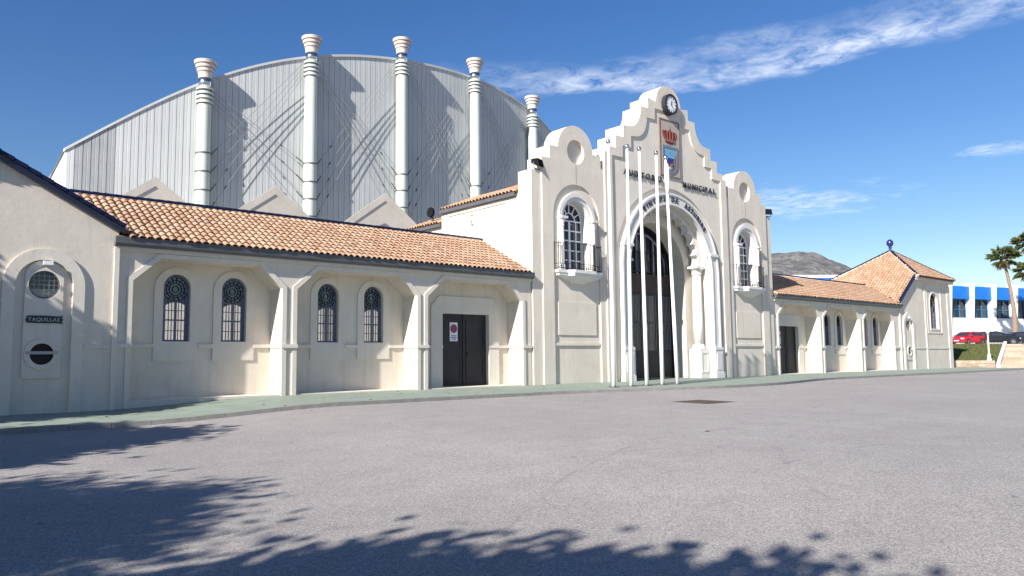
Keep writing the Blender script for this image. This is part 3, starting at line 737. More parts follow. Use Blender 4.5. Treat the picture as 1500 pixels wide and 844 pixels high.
# porch: inner wall, side walls, vault and the glazed door
MB().plate(with_opening([(AX-4.6, 0), (AX-4.6, 10.6), (AX+4.6, 10.6), (AX+4.6, 0)], arch(AX, 2.85, 0, 6.05, n=30)), [], 1.023, 2.1).build('inner_wall', plaster, portal)
gate = sub('great_door', portal)
yd = 1.95
MB().ring(arch(AX, 2.848, 0, 6.05, n=30), arch(AX, 2.68, .0, 6.05, n=30), yd-.02, yd+.12).build('frame', iron, gate)
MB().box(AX-2.7, AX+2.7, yd, yd+.1, 4.95, 6.05).build('transom_panel', mat('dark_timber', (.06, .04, .035), .6, var=(.2, 3)), gate)
MB().ring(arch(AX, 2.3, 6.05, 6.15, n=24), arch(AX, 2.2, 6.05, 6.15, n=24), yd, yd+.06).build('fanlight_rim', cable_m, gate)
for xx in (-1.15, -.38, .38, 1.15):
    MB().box(AX+xx-.05, AX+xx+.05, yd+.0, yd+.07, 6.05, 6.15+math.sqrt(2.25**2-xx*xx)).build('mullion', cable_m, gate)
MB().plate(arch(AX, 2.7, 4.9, 6.05, n=30), [], yd+.13, yd+.14).build('pane', glass_dark, gate)
for xx in range(23):
    x_ = AX-2.6+xx*.236
    MB().tube([(x_, yd-.09, 6.1), (x_, yd-.09, 7.3)], .018, 6).build('railing_bar', iron, gate)
for z_ in (6.12, 7.3): MB().box(AX-2.65, AX+2.65, yd-.12, yd-.06, z_, z_+.05).build('railing_rail', iron, gate)
for i in range(4):
    a = AX-2.68+i*1.34
    lf = MB(); lf.ring([(a+.01, .02), (a+1.33, .02), (a+1.33, 4.94), (a+.01, 4.94)], [(a+.13, 1.6), (a+1.21, 1.6), (a+1.21, 4.8), (a+.13, 4.8)], yd, yd+.08, closed=True)
    lf.box(a+.1, a+1.24, yd+.02, yd+.06, .1, 1.6); lf.box(a+.1, a+1.24, yd-.01, yd+.07, 3.15, 3.28); lf.box(a+.28, a+1.06, yd-.015, yd+.02, .35, 1.3)
    lf.build('leaf', door_m, gate)
    MB().box(a+.12, a+1.22, yd+.07, yd+.078, 1.58, 4.82).build('pane', glass_dark, gate)
    for k in range(8):
        x_ = a+.19+k*.138
        MB().tube([(x_, yd-.04, 1.62), (x_, yd-.04, 4.8)], .014, 5).build('grille_bar', cable_m, gate)
MB().box(AX-4.6, AX+4.6, 6.0, 6.1, 0, 10).build('hall_back_wall', interior, portal)
# the two flanking wings of the portal
def flank(cx, s):
    R = 1.27; zt = 11.6
    prof = [(2.4, 0), (2.4, 10.95), (1.86, 10.95), (1.86, zt)] + [(R*math.cos(PI/2*k/10), zt+R*math.sin(PI/2*k/10)) for k in range(11)]
    outl = [(cx-a, z_) for a, z_ in prof] + [(cx+a, z_) for a, z_ in reversed(prof[:-1])]
    # keep clear of the central pilaster
    rec = arch(cx, 1.66, 0, 8.2, n=24)
    winop = arch(cx, .95, 5.52, 8.1, n=20)
    disc = [(cx+.62*math.cos(2*PI*k/28), 11.53+.62*math.sin(2*PI*k/28)) for k in range(28)]
    MB().plate(with_opening(outl, rec), [disc], -.15, -.06).build('flank_wall', plaster, portal)
    lim = [(min(max(a, AX+5.62) if s > 0 else a, AX-5.62 if s < 0 else a), z_) for a, z_ in outl]
    MB().plate(outl, [winop], -.059 if False else -.058, .85).build('flank_body', plaster, portal) if False else None
    MB().plate(outl, [winop, disc], -.057, .06).build('flank_body', plaster, portal)
    MB().plate(outl, [winop], .063, .85).build('flank_body', plaster, portal)
    # corner strip
    xs_ = cx-s*0
    MB().box(cx+s*2.403, cx+s*3.03, -.08, .85, -.3, 10.25).build('corner_strip', plaster, portal)
    MB().plate([(cx-1.36, 2.35), (cx+1.36, 2.35), (cx+1.36, 3.95), (cx-1.36, 3.95)], [], -.105, -.05).build('raised_panel', plaster, portal)
    MB().box(cx-1.658, cx+1.658, -.125, -.05, 1.84, 1.97).build('dado_moulding', plaster_w, portal)
    MB().box(cx+s*1.66, cx+s*3.06, -.18, -.05, 1.715, 1.84).build('dado_moulding', plaster_w, portal) if False else None
    # window
    w = sub('balcony_window', portal)
    MB().ring(arch(cx, 1.32, 5.5, 8.1, n=24), arch(cx, 1.12, 5.5, 8.1, n=24), -.2, -.05).build('surround', trim_w, w)
    MB().ring(arch(cx, 1.118, 5.5, 8.1, n=24), arch(cx, .948, 5.5, 8.1, n=24), -.13, .1).build('surround', trim_w, w)
    MB().ring(arch(cx, .949, 5.52, 8.1, n=24), arch(cx, .9, 5.56, 8.1, n=24), -.05, .6, closed=True).build('reveal_lining', trim_w, w)
    for q in (-1, 1):
        c_ = (cx+q*1.13, -.2)
        MB().lathe([(.15, 5.5), (.15, 5.75), (.1, 5.8), (.11, 6.6), (.095, 7.65), (.13, 7.68), (.1, 7.74), (.17, 7.95), (.17, 8.02)], (c_[0], c_[1], 0), 16).build('colonnette', trim_w, w)
        MB().box(c_[0]-.22, c_[0]+.22, -.42, -.04, 8.02, 8.14).build('capital', trim_w, w)
    yw = .38
    fr = MB(); fr.ring(arch(cx, .9, 5.56, 8.1, n=24), arch(cx, .83, 5.63, 8.1, n=24), yw, yw+.07, closed=True)
    fr.box(cx-.06, cx+.06, yw-.01, yw+.07, 5.6, 8.05)
    for q in (-.48, .48): fr.box(cx+q-.028, cx+q+.028, yw, yw+.06, 5.6, 8.1)
    zs = [5.6, 6.1, 6.6, 7.1, 7.6, 8.1]
    for z_ in zs[1:]: fr.box(cx-.86, cx+.86, yw+.002, yw+.058, z_-.03, z_+.03)
    for k in range(1, 6):
        a = PI*k/6; d_ = Vector((math.cos(a), math.sin(a))); q = Vector((-d_.y, d_.x))*.026
        p0 = Vector((cx, 8.1))+d_*.4; p1 = Vector((cx, 8.1))+d_*.86
        fr.plate([(p0.x-q.x, p0.y-q.y), (p1.x-q.x, p1.y-q.y), (p1.x+q.x, p1.y+q.y), (p0.x+q.x, p0.y+q.y)], [], yw+.003, yw+.056)
    fr.ring([(cx+.43*math.cos(PI*k/14), 8.1+.43*math.sin(PI*k/14)) for k in range(15)], [(cx+.38*math.cos(PI*k/14), 8.1+.38*math.sin(PI*k/14)) for k in range(15)], yw+.001, yw+.06)
    fr.build('glazing_bars', white_p, w)
    cols = [-.84, -.45, -.03, .03, .45, .84]
    for i in range(5):
        for a_, b_ in ((-.83, -.48), (-.48, -.0), (.0, .48), (.48, .83)):
            MB().box(cx+a_+.02, cx+b_-.02, yw+.03, yw+.036, zs[i]+.02, zs[i+1]-.02).build('pane', glass_dark, w)
    MB().plate([(cx+.84*math.cos(PI*k/20), 8.12+.84*math.sin(PI*k/20)) for k in range(21)], [], yw+.03, yw+.036).build('pane', glass_dark, w)
    MB().box(cx-1.2, cx+1.2, 1.3, 1.4, 5.0, 9.4).build('blind', door_m, w)
    # balcony: moulded corbel slab and iron railing
    bl = sub('balcony', portal)
    def foot(sc, d_): return [(cx-1.6*sc, -.0), (cx-1.6*sc, -.32*d_), (cx-.95*sc, -.34*d_), (cx-.75*sc, -.62*d_), (cx+.75*sc, -.62*d_), (cx+.95*sc, -.34*d_), (cx+1.6*sc, -.32*d_), (cx+1.6*sc, -.0)]
    lv = [(1.0, 1.0, 5.5), (1.0, 1.0, 5.36), (.95, .93, 5.33), (.93, .88, 5.22), (.78, .7, 5.12), (.6, .55, 5.05), (.36, .4, 4.95), (.3, .3, 4.86)]
    vs = []; fs = []
    for sc, d_, z_ in lv: vs += [(a, b-.05, z_) for a, b in foot(sc, d_)]
    for i in range(len(lv)-1):
        for k in range(7): fs.append((i*8+k, i*8+k+1, (i+1)*8+k+1, (i+1)*8+k))
    fs += [tuple(range(8)), tuple((len(lv)-1)*8+k for k in range(8))[::-1]]
    MB().add(vs, fs).build('slab', trim_w, bl)
    path = [(cx-1.53, -.05), (cx-1.53, -.33), (cx-.93, -.36), (cx-.72, -.62), (cx+.72, -.62), (cx+.93, -.36), (cx+1.53, -.33), (cx+1.53, -.05)]
    MB().tube([(a, b, 6.8) for a, b in path], .016, 6).build('hand_rail', iron, bl)
    MB().tube([(a, b, 5.58) for a, b in path], .016, 6).build('bottom_rail', iron, bl)
    MB().tube([(a, b, 5.8) for a, b in path], .013, 6).build('bottom_rail', iron, bl)
    for (a0, b0), (a1, b1) in zip(path, path[1:]):
        ln = math.hypot(a1-a0, b1-b0); k = max(1, int(ln/.15))
        for j in range(k):
            f = j/k; xx, yy = a0+(a1-a0)*f, b0+(b1-b0)*f
            post = j == 0
            MB().tube([(xx, yy, 5.5), (xx, yy, 6.88 if post else 6.8)], .024 if post else .0105, 5).build('post' if post else 'baluster', iron, bl)
            if not post and j % 2: 
                MB().lathe([(.005, -.04), (.03, -.015), (.03, .015), (.005, .04)], (xx, yy, 5.69), 6).build('scroll', iron, bl)
    MB().box(cx-.011, cx+.011, -.1535, -.15, 9.9, 10.86).build('expansion_joint', ring_m, portal)
    return w
flank(27.3, -1); flank(42.78, 1)
# hall behind the portal, with its tiled eaves towards the arcade
MB().box(24.23, 24.6, .85, 6.9, 4.5, 9.2).build('side_wall', plaster_w, portal)
MB().box(24.23, 24.6, .853, 6.9, -.2, 4.5).build('side_wall', plaster_w, portal)
MB().box(24.28, 24.6, 6.9, 10.2, -.2, 8.5).build('side_wall', plaster_w, portal)
for y0, y1 in ((.852, 1.7), (6.35, 6.902)): MB().box(24.18, 24.25, y0, y1, 5.0, 9.05).build('pilaster', plaster_w, portal)
MB().box(24.17, 24.25, 1.7, 6.35, 8.86, 9.06).build('cornice', plaster_w, portal)
MB().box(24.4, 45.6, 10.0, 10.3, -.2, 8.4).build('back_wall', plaster_w, portal)
MB().box(45.4, 45.77, .85, 10.2, -.2, 9.2).build('side_wall', plaster_w, portal)
MB().box(24.0, 24.18, .86, 6.95, 9.07, 9.25).build('gutter', gutter_m, portal)
MB().box(24.05, 24.25, 6.95, 10.2, 8.4, 8.56).build('gutter', gutter_m, portal)
roof = sub('roof', portal)
MB().add([(24.05, .86, 9.25), (24.05, 6.95, 9.25), (30, 6.95, 11.6), (30, .86, 11.6), (24.05, .86, 9.15), (24.05, 6.95, 9.15), (30, 6.95, 11.5), (30, .86, 11.5)],
         [(0, 1, 2, 3), (4, 7, 6, 5), (0, 4, 5, 1), (1, 5, 6, 2), (2, 6, 7, 3), (3, 7, 4, 0)]).build('deck', deck, roof)
MB().add([(24.1, 6.96, 8.58), (24.1, 10.4, 8.58), (28, 10.4, 10.1), (28, 6.96, 10.1), (24.1, 6.96, 8.5), (24.1, 10.4, 8.5), (28, 10.4, 10.0), (28, 6.96, 10.0)],
         [(0, 1, 2, 3), (4, 7, 6, 5), (0, 4, 5, 1), (1, 5, 6, 2), (2, 6, 7, 3), (3, 7, 4, 0)]).build('deck', deck, roof)
mats = tile_grid((24.03, .9, 9.26), (0, 1, 0), (5.95, 0, 2.35), 6.0, 2.6) + tile_grid((24.08, 6.98, 8.59), (0, 1, 0), (3.9, 0, 1.52), 3.4, 2.2)
lay_tiles(mats, roof, 60)
MB().box(24.35, 24.6, .852, 6.8, 4.0, 4.1) 

# ---- lettering
tw = text_width('AUDITORIO', .46); k_ = 3.3/tw
lt = thing('wall_lettering', 'dark raised letters AUDITORIO on the gable left of the coat of arms', 'lettering', (30.9, -.15, 10.93))
letters('AUDITORIO', .46, lt, dark_m, lambda c: Matrix.Translation((c*k_, -.06, 0)) @ UP_WALL, .05)
tw = text_width('MUNICIPAL', .46); k2 = 3.25/tw
lt = thing('wall_lettering', 'dark raised letters MUNICIPAL on the gable right of the coat of arms', 'lettering', (36.15, -.15, 10.93))
letters('MUNICIPAL', .46, lt, dark_m, lambda c: Matrix.Translation((c*k2, -.06, 0)) @ UP_WALL, .05)
lt = thing('wall_lettering', 'dark letters PRINCIPE DE ASTURIAS curving along the white archivolt', 'lettering', (AX, -.24, 6.0))
def ring_word(word, a_start, a_end):
    tw = text_width(word, .4)
    letters(word, .4, lt, dark_m, lambda c: Matrix.Translation((3.93*math.cos(a_start+(a_end-a_start)*c/tw), -.03, 3.93*math.sin(a_start+(a_end-a_start)*c/tw)))
            @ Matrix.Rotation(PI/2-(a_start+(a_end-a_start)*c/tw), 4, 'Y') @ UP_WALL, .04)
R_ = math.radians
ring_word('PRINCIPE', R_(134), R_(98)); ring_word('DE', R_(91), R_(81)); ring_word('ASTURIAS', R_(73), R_(40))
# ---- clock
ck = thing('wall_clock', 'round black rimmed clock with white dial at the top of the gable', 'clock', (AX-.05, -.22, 15.5))
C_ = lambda r, x_=AX-.05, z_=15.5: [(x_+r*math.cos(2*PI*k/40), z_+r*math.sin(2*PI*k/40)) for k in range(40)]
MB().ring(C_(.6), C_(.46), -.48, -.2, closed=True).build('rim', dark_m, ck)
MB().plate(C_(.47), [], -.455, -.21).build('dial', sign_w, ck)
for k in range(12):
    a = 2*PI*k/12; d_ = Vector((math.sin(a), math.cos(a))); q = Vector((d_.y, -d_.x))*.024; p = Vector((AX-.05, 15.5))
    p0, p1 = p+d_*.34, p+d_*.43
    MB().plate([tuple(p0-q), tuple(p1-q), tuple(p1+q), tuple(p0+q)], [], -.467, -.454).build('hour_mark', dark_m, ck)
for a, ln, w_, nm in ((2*PI*12.42/12, .25, .026, 'hour_hand'), (2*PI*25/60, .36, .018, 'minute_hand')):
    d_ = Vector((math.sin(a), math.cos(a))); q = Vector((d_.y, -d_.x))*w_; p = Vector((AX-.05, 15.5)); p0, p1 = p-d_*.06, p+d_*ln
    MB().plate([tuple(p0-q), tuple(p1-q*.5), tuple(p1+q*.5), tuple(p0+q)], [], -.475 if 'hour' in nm else -.479, -.468 if 'hour' in nm else -.4755).build(nm, dark_m, ck)
# ---- coat of arms panel
ar = thing('heraldic_panel', 'tall ceramic coat of arms panel with red crown over a shield', 'emblem', (35.05, -.15, 11.4))
ax0, ax1, az0, az1 = 34.16, 35.95, 11.4, 14.62; ac = (ax0+ax1)/2; Ya = -.2
MB().box(ax0, ax1, Ya, -.14, az0, az1).build('panel', beige, ar)
MB().ring([(ax0-.04, az0-.04), (ax1+.04, az0-.04), (ax1+.04, az1+.04), (ax0-.04, az1+.04)], [(ax0+.03, az0+.03), (ax1-.03, az0+.03), (ax1-.03, az1-.03), (ax0+.03, az1-.03)], Ya-.025, -.139, closed=True).build('border', brown, ar)
cr = sub('crown', ar)
cz = 13.35
MB().plate([(ac-.42, cz), (ac-.66, cz+.48), (ac-.62, cz+.62), (ac-.4, cz+.68), (ac-.2, cz+.62), (ac, cz+.72), (ac+.2, cz+.62), (ac+.4, cz+.68), (ac+.62, cz+.62), (ac+.66, cz+.48), (ac+.42, cz), (ac+.2, cz-.07), (ac, cz-.1), (ac-.2, cz-.07)], [], Ya-.02, Ya).build('cap', red_m, cr)
for q in (-.5, -.25, 0, .25, .5):
    MB().tube([(ac+q*.75, Ya-.03, cz+.12), (ac+q*1.12, Ya-.035, cz+.45), (ac+q*.95, Ya-.03, cz+.66)], .016, 6).build('arch_rib', gold, cr)
MB().box(ac-.46, ac+.46, Ya-.04, Ya-.02, cz+.02, cz+.16).build('circlet', gold, cr)
MB().lathe([(.01, 0), (.06, .05), (.01, .11)], (ac, Ya-.03, cz+.72), 8).build('orb', gold, cr); MB().box(ac-.012, ac+.012, Ya-.035, Ya-.02, cz+.82, cz+.98).build('cross', brown, cr)
sh = sub('shield', ar)
def shield(hw, z_t, z_b, n=14): return [(ac-hw, z_t)] + [(ac-hw*math.cos(PI*k/n), z_b+hw-hw*math.sin(PI*k/n)) for k in range(n+1)] + [(ac+hw, z_t)]
MB().plate(shield(.7, 13.12, 11.56), [], Ya-.012, Ya-.001).build('field', brown, sh)
MB().ring(shield(.72, 13.14, 11.54), shield(.57, 13.0, 11.69), Ya-.04, Ya-.005, closed=True).build('border', slate, sh)
MB().box(ac-.565, ac+.565, Ya-.022, Ya-.013, 12.45, 12.995).build('sky_field', skyb, sh)
MB().plate([(ac-.565, 12.2), (ac+.25, 12.2), (ac+.35, 12.45), (ac-.565, 12.45)], [], Ya-.0225, Ya-.0125).build('sea_field', sea, sh)
MB().plate([(ac-.3, 11.95), (ac+.2, 11.95), (ac+.25, 12.19), (ac-.3, 12.19)], [], Ya-.022, Ya-.013).build('tower', red_m, sh)
MB().plate([(ac+.15, 11.95), (ac+.56, 11.95), (ac+.56, 12.75), (ac+.42, 12.6), (ac+.3, 12.3)], [], Ya-.03, Ya-.0235).build('castle_hill', brown, sh)
MB().disc_y(ac+.12, 11.98, .17, Ya-.03, Ya-.013).build('scroll', slate, sh); MB().disc_y(ac-.05, 12.75, .06, Ya-.03, Ya-.022).build('star', slate, sh)
MB().plate([(ac-.3, 11.86), (ac+.05, 11.8), (ac+.05, 11.94), (ac-.3, 11.94)], [], Ya-.024, Ya-.013).build('ribbon', sign_w, sh)

# ================================================================ AUDITORIUM
aud = thing('auditorium', 'huge white metal clad auditorium with arched roofline behind the tiled roofs', 'building')
XW0, YW0, RW = 37.0, 34.2, 120.0
wy = lambda x_: YW0+(x_-XW0)**2/(2*RW)
rl = np.array([(10.94, 17.32), (13.9, 19.33), (15.03, 20.45), (17.74, 22.34), (20.23, 23.95), (23.67, 25.75), (26.74, 27.14), (29.55, 28.2), (31.34, 28.75), (34.24, 29.5), (38.98, 30.35), (43.07, 30.85), (48.96, 31.0), (53.45, 30.75), (58.94, 29.86), (63.27, 28.4), (68, 25.8), (73, 21.5), (77, 17.3)])
pf = np.polyfit(rl[:, 0]-44, rl[:, 1], 6); rz_ = lambda x_: float(np.polyval(pf, x_-44))
npan = 120; pxs = np.linspace(10.94, 77, npan+1)
for i in range(npan):
    a, b = pxs[i], pxs[i+1]; ya, yb = wy(a), wy(b); d_ = Vector((b-a, yb-ya, 0)).normalized(); nrm = Vector((d_.y, -d_.x, 0))
    off = nrm*random.uniform(-.004, .004)
    P0 = Vector((a, ya, 0))+off; P1 = Vector((b, yb, 0))+off; w_ = (P1-P0).length
    prof = [(0, -.05), (.022, -.05), (.03, 0), (w_*.5-.03, 0), (w_*.5-.014, -.012), (w_*.5+.014, -.012), (w_*.5+.03, 0), (w_-.03, .0), (w_-.022, -.05), (w_-.002, -.05)]
    vs = []; k = len(prof)
    for dist_, h_ in prof:
        p = P0+d_*dist_+nrm*h_; vs += [(p.x, p.y, 0.0), (p.x, p.y, rz_(p.x))]
    p = P1-nrm*.12; q = P0-nrm*.12
    vs += [(p.x, p.y, 0), (p.x, p.y, rz_(p.x)), (q.x, q.y, 0), (q.x, q.y, rz_(q.x))]; k += 2
    fs = [(2*j, 2*((j+1) % k), 2*((j+1) % k)+1, 2*j+1) for j in range(k)] + [tuple(2*j for j in range(k))[::-1], tuple(2*j+1 for j in range(k))]
    MB().add(vs, fs).build('wall_panel', panel_g if 11.2 < a < 13.8 else panel_m, aud, fix=False)
# edge flashing along the roofline
vs = []; fl = np.linspace(10.8, 77.2, 90)
for x_ in fl:
    y_ = wy(x_); z_ = rz_(x_)
    vs += [(x_, y_-.1, z_-.12), (x_, y_-.1, z_+.1), (x_, y_+.5, z_+.1), (x_, y_+.5, z_-.12)]
fs = [(4*i+k, 4*i+(k+1) % 4, 4*i+4+(k+1) % 4, 4*i+4+k) for i in range(len(fl)-1) for k in range(4)] + [(0, 1, 2, 3), (4*len(fl)-1, 4*len(fl)-2, 4*len(fl)-3, 4*len(fl)-4)]
MB().add(vs, fs).build('roof_flashing', panel_m, aud)
# side return, roof shell and back
ys_, zs_ = wy(10.94), rz_(10.94)
MB().add([(10.94, ys_+.12, 0), (10.94, 46, 0), (10.94, 46, 16.1), (10.94, ys_+.12, zs_), (11.2, ys_+.12, 0), (11.2, 46, 0), (11.2, 46, 16.1), (11.2, ys_+.12, zs_)],
         [(0, 3, 2, 1), (4, 5, 6, 7), (0, 4, 7, 3), (1, 2, 6, 5), (3, 7, 6, 2), (0, 1, 5, 4)]).build('side_wall', panel_m, aud)
vs = []; 
for x_ in fl: vs += [(x_, wy(x_)+.4, rz_(x_)+.05), (x_, 52, rz_(x_)*.8+.6)]
MB().add(vs, [(2*i, 2*i+2, 2*i+3, 2*i+1) for i in range(len(fl)-1)]).build('roof_shell', panel_m, aud)
# columns
cols = [(20.57, 25.64), (29.77, 29.83), (39.4, 32.14), (49.15, 32.67), (58.95, 31.1), (68.6, 27.4)]
lowz = [(17.9, 16.35, 14.8, 13.25), (18.25, 16.6, 15.05, 13.5), (18.64, 17.05, 15.4, 13.85), (18.95, 17.3, 15.7, 14.1), (19.2, 17.6, 16.0, 14.4), (19, 17.4, 15.8, 14.2)]
CY_ = lambda x_: wy(x_)-.7
for (x_, zt), lz in zip(cols, lowz):
    y_ = CY_(x_); c = (x_, y_, 0)
    cl = sub('column', aud)
    MB().lathe([(.58, 0), (.585, zt*.55), (.56, zt-3.3), (.5, zt-2.0)], c, 28).build('shaft', column_m, cl, smooth=True)
    MB().lathe([(.52, zt-2.15), (.52, zt-1.45)], c, 28).build('neck', steel, cl, smooth=True)
    MB().lathe([(.54, zt-1.45), (.57, zt-1.1), (.62, zt-.92), (.67, zt-.88), (.69, zt-.62), (.77, zt-.56), (.8, zt-.3), (.89, zt-.25), (.9, zt-.06), (.82, zt)], c, 32).build('capital', cap_m, cl)
    for q, r_ in ((-.9, .65), (-.58, .755), (-.27, .865)):
        MB().lathe([(r_, zt+q-.04), (r_+.012, zt+q), (r_, zt+q+.035)], c, 32).build('capital_band', band_m, cl)
    MB().lathe([(.92, zt-.08), (.92, zt-.01), (.83, zt+.02)], c, 32).build('capital_lip', cap_m, cl)
    for k in range(4):
        z_ = zt-2.35-.38*k
        MB().lathe([(.6, z_-.11), (.68, z_-.09), (.68, z_+.09), (.6, z_+.11)], c, 28).build('cable_ring', column_m, cl)
        MB().lathe([(.58, z_-.17), (.63, z_-.15), (.58, z_-.12)], c, 28).build('ring_gap', ring_m, cl)
    for z_ in lz:
        MB().lathe([(.57, z_-.06), (.635, z_-.05), (.635, z_+.05), (.57, z_+.06)], c, 28).build('collar', ring_m, cl)
for i in range(len(cols)-1):
    for s in (0, 1):
        (xa, za), (xb, zb) = (cols[i], cols[i+1]) if s == 0 else (cols[i+1], cols[i])
        lz = lowz[i+1] if s == 0 else lowz[i]; sg = 1 if s == 0 else -1
        for k in range(4):
            p = Vector((xa+sg*.66, CY_(xa)+(.1 if s else -.02), za-2.35-.38*k)); q = Vector((xb-sg*.62, CY_(xb)+(.1 if s else -.02), lz[k]))
            o = MB().tube([p, q], .024, 5).build('cable', cable_m, aud)
            d_ = (p-q).normalized()
            MB().tube([q+d_*.1, q+d_*.9], .055, 6).build('turnbuckle', ring_m, o)
            MB().tube([q+d_*2.3, q+d_*2.6], .07, 6).build('clamp', ring_m, o)
# gabled concrete annexes at its foot
for gx, gy, gzz in ((15.0, 28.0, 13.76), (23.95, 28.0, 14.35), (34.0, 28.0, 15.1), (44.0, 28.0, 15.3)):
    hw = 4.2
    an = sub('gabled_bay', aud)
    o_ = [(gx-hw, gzz-3.05), (gx, gzz), (gx+hw, gzz-3.05)]
    MB().plate([(gx-hw, 0), (gx+hw, 0), (gx+hw, gzz-3.05), (gx, gzz), (gx-hw, gzz-3.05)], [[(gx-hw+1.6, 6), (gx+hw-1.6, 6), (gx+hw-1.6, gzz-3.7), (gx, gzz-2.5), (gx-hw+1.6, gzz-3.7)]], gy, gy+.4).build('gable', concrete, an)
    MB().plate([(gx-hw+1.2, 5.5), (gx+hw-1.2, 5.5), (gx+hw-1.2, gzz-3), (gx, gzz-1.7), (gx-hw+1.2, gzz-3)], [], gy+.12, gy+.38).build('infill', plaster_w, an)
    MB().ring([(gx-hw-.15, gzz-3.05), (gx, gzz+.12), (gx+hw+.15, gzz-3.05)], [(gx-hw-.05, gzz-3.6), (gx, gzz-.55), (gx+hw+.05, gzz-3.6)], gy-.06, gy-.003).build('coping', concrete, an)
MB().box(9, 58, 28.6, 34, 0, 9.5).build('annex_block', plaster_w, aud)

# ================================================================ SMALL THINGS ON THE BUILDINGS
def no_parking(x_, z_, y_, label):
    t = thing('no_parking_sign', label, 'sign', (x_, y_, z_), 'no parking plates on the side doors')
    MB().box(x_-.22, x_+.22, y_-.012, y_, z_-.42, z_+.42).build('plate', sign_w, t)
    C2 = lambda r: [(x_+r*math.cos(2*PI*k/28), z_+.14+r*math.sin(2*PI*k/28)) for k in range(28)]
    MB().plate(C2(.15), [], y_-.017, y_-.012).build('blue_disc', sign_b, t)
    MB().ring(C2(.195), C2(.148), y_-.02, y_-.0125, closed=True).build('red_ring', sign_r, t)
    for a in (PI/4, -PI/4):
        d_ = Vector((math.cos(a), math.sin(a)))*.15; q = Vector((-d_.y, d_.x)).normalized()*.022
        MB().plate([(x_-d_.x-q.x, z_+.14-d_.y-q.y), (x_+d_.x-q.x, z_+.14+d_.y-q.y), (x_+d_.x+q.x, z_+.14+d_.y+q.y), (x_-d_.x+q.x, z_+.14-d_.y+q.y)], [], y_-.0195-(.001 if a > 0 else 0), y_-.0172).build('red_bar', sign_r, t)
    for zz_, hw in ((-.18, .15), (-.26, .17), (-.33, .12)):
        MB().box(x_-hw, x_+hw, y_-.015, y_-.012, z_+zz_-.018, z_+zz_+.018).build('text_line', sign_b, t)
no_parking(20.5, 2.45, 1.158, 'white no parking plate on the dark door beside the flagpole portal')
no_parking(48.62, 2.45, 1.158, 'white no parking plate on the dark door of the wing towards the parked cars')
ts = thing('ticket_sign', 'dark scroll shaped sign reading TAQUILLAS between two round windows', 'sign', (4.0, -.08, 2.54))
MB().plate([(3.55, 2.45), (3.52, 2.54), (3.56, 2.66), (4.0, 2.67), (4.4, 2.65), (4.52, 2.68), (4.47, 2.6), (4.53, 2.56), (4.47, 2.5), (4.53, 2.43), (4.38, 2.45), (4.0, 2.44)], [], -.1, -.06).build('board', green_sign, ts)
tw = text_width('TAQUILLAS', .15); kq = .82/tw
letters('TAQUILLAS', .15, ts, pale_let, lambda c: Matrix.Translation((-.42+c*kq, -.03, -.04)) @ UP_WALL, .012)
def hood(x_, label):
    t = thing('wall_lamp', label, 'lamp', (x_, -.06, 4.2))
    MB().box(x_-.1, x_+.16, -.26, -.06, 4.19, 4.31).build('housing', white_p, t); MB().box(x_-.07, x_+.13, -.24, -.08, 4.17, 4.19).build('lens', globe, t)
hood(4.0, 'small white box lamp above the round ticket window of the gable wall'); hood(66.95, 'small white box lamp above the round window of the pavilion')
def floodlight(p, rz, label):
    t = thing('floodlight', label, 'lamp', p, 'floodlights on the portal corners', rz)
    b = MB(); b.add([(-.26, -.32, .12), (.26, -.32, .12), (.26, .12, .3), (-.26, .12, .3), (-.24, -.25, .5), (.24, -.25, .5), (.17, .14, .52), (-.17, .14, .52)], [(0, 3, 2, 1), (4, 5, 6, 7), (0, 1, 5, 4), (1, 2, 6, 5), (2, 3, 7, 6), (3, 0, 4, 7)])
    for o in (b.build('housing', floodm, t), MB().add([(-.24, -.335, .14), (.24, -.335, .14), (.22, -.27, .48), (-.22, -.27, .48)], [(0, 1, 2, 3)]).build('lens', floodm, t, fix=False),
              MB().tube([(-.29, -.05, .32), (-.29, -.05, .05), (.29, -.05, .05), (.29, -.05, .32)], .025, 6).build('bracket', gutter_m, t), MB().box(-.08, .08, -.13, .03, 0, .06).build('foot', gutter_m, t)):
        o.matrix_parent_inverse = Matrix.Identity(4)
floodlight((24.62, -.0, 10.25), .35, 'black floodlight on the portal corner above the tiled hall eaves'); floodlight((45.52, -.0, 10.25), -.5, 'black floodlight on the portal corner towards the hill')
wl = thing('wall_lantern', 'small pale lantern on the sunlit side wall of the portal hall', 'lamp', (24.23, 4.3, 8.1))
for nm, mt, q in (('bracket', concrete, ((24.16, 24.23, 4.2, 4.4, 8.15, 8.65))), ('lamp_body', lampcr, (24.02, 24.16, 4.22, 4.38, 8.3, 8.62)), ('lamp_tip', lampcr, (24.05, 24.13, 4.26, 4.34, 8.15, 8.3)), ('lamp_lid', lampcr, (23.99, 24.17, 4.19, 4.41, 8.62, 8.68))):
    MB().box(*q).build(nm, mt, wl)
sp_ = thing('loudspeaker', 'round black loudspeaker standing above the lower hall eaves', 'loudspeaker', (24.5, 8.2, 9.0))
MB().box(24.45, 24.55, 8.15, 8.25, 8.72, 9.15).build('post', gutter_m, sp_)
vs = MB().lathe([(.1, -.1), (.26, -.05), (.3, .06), (.27, .12), (.1, .1)], (0, 0, 0), 24); vs.v = [(24.42-z_, 8.2+x_, 9.4+y_) for x_, y_, z_ in vs.v]; vs.build('cone', floodm, sp_)

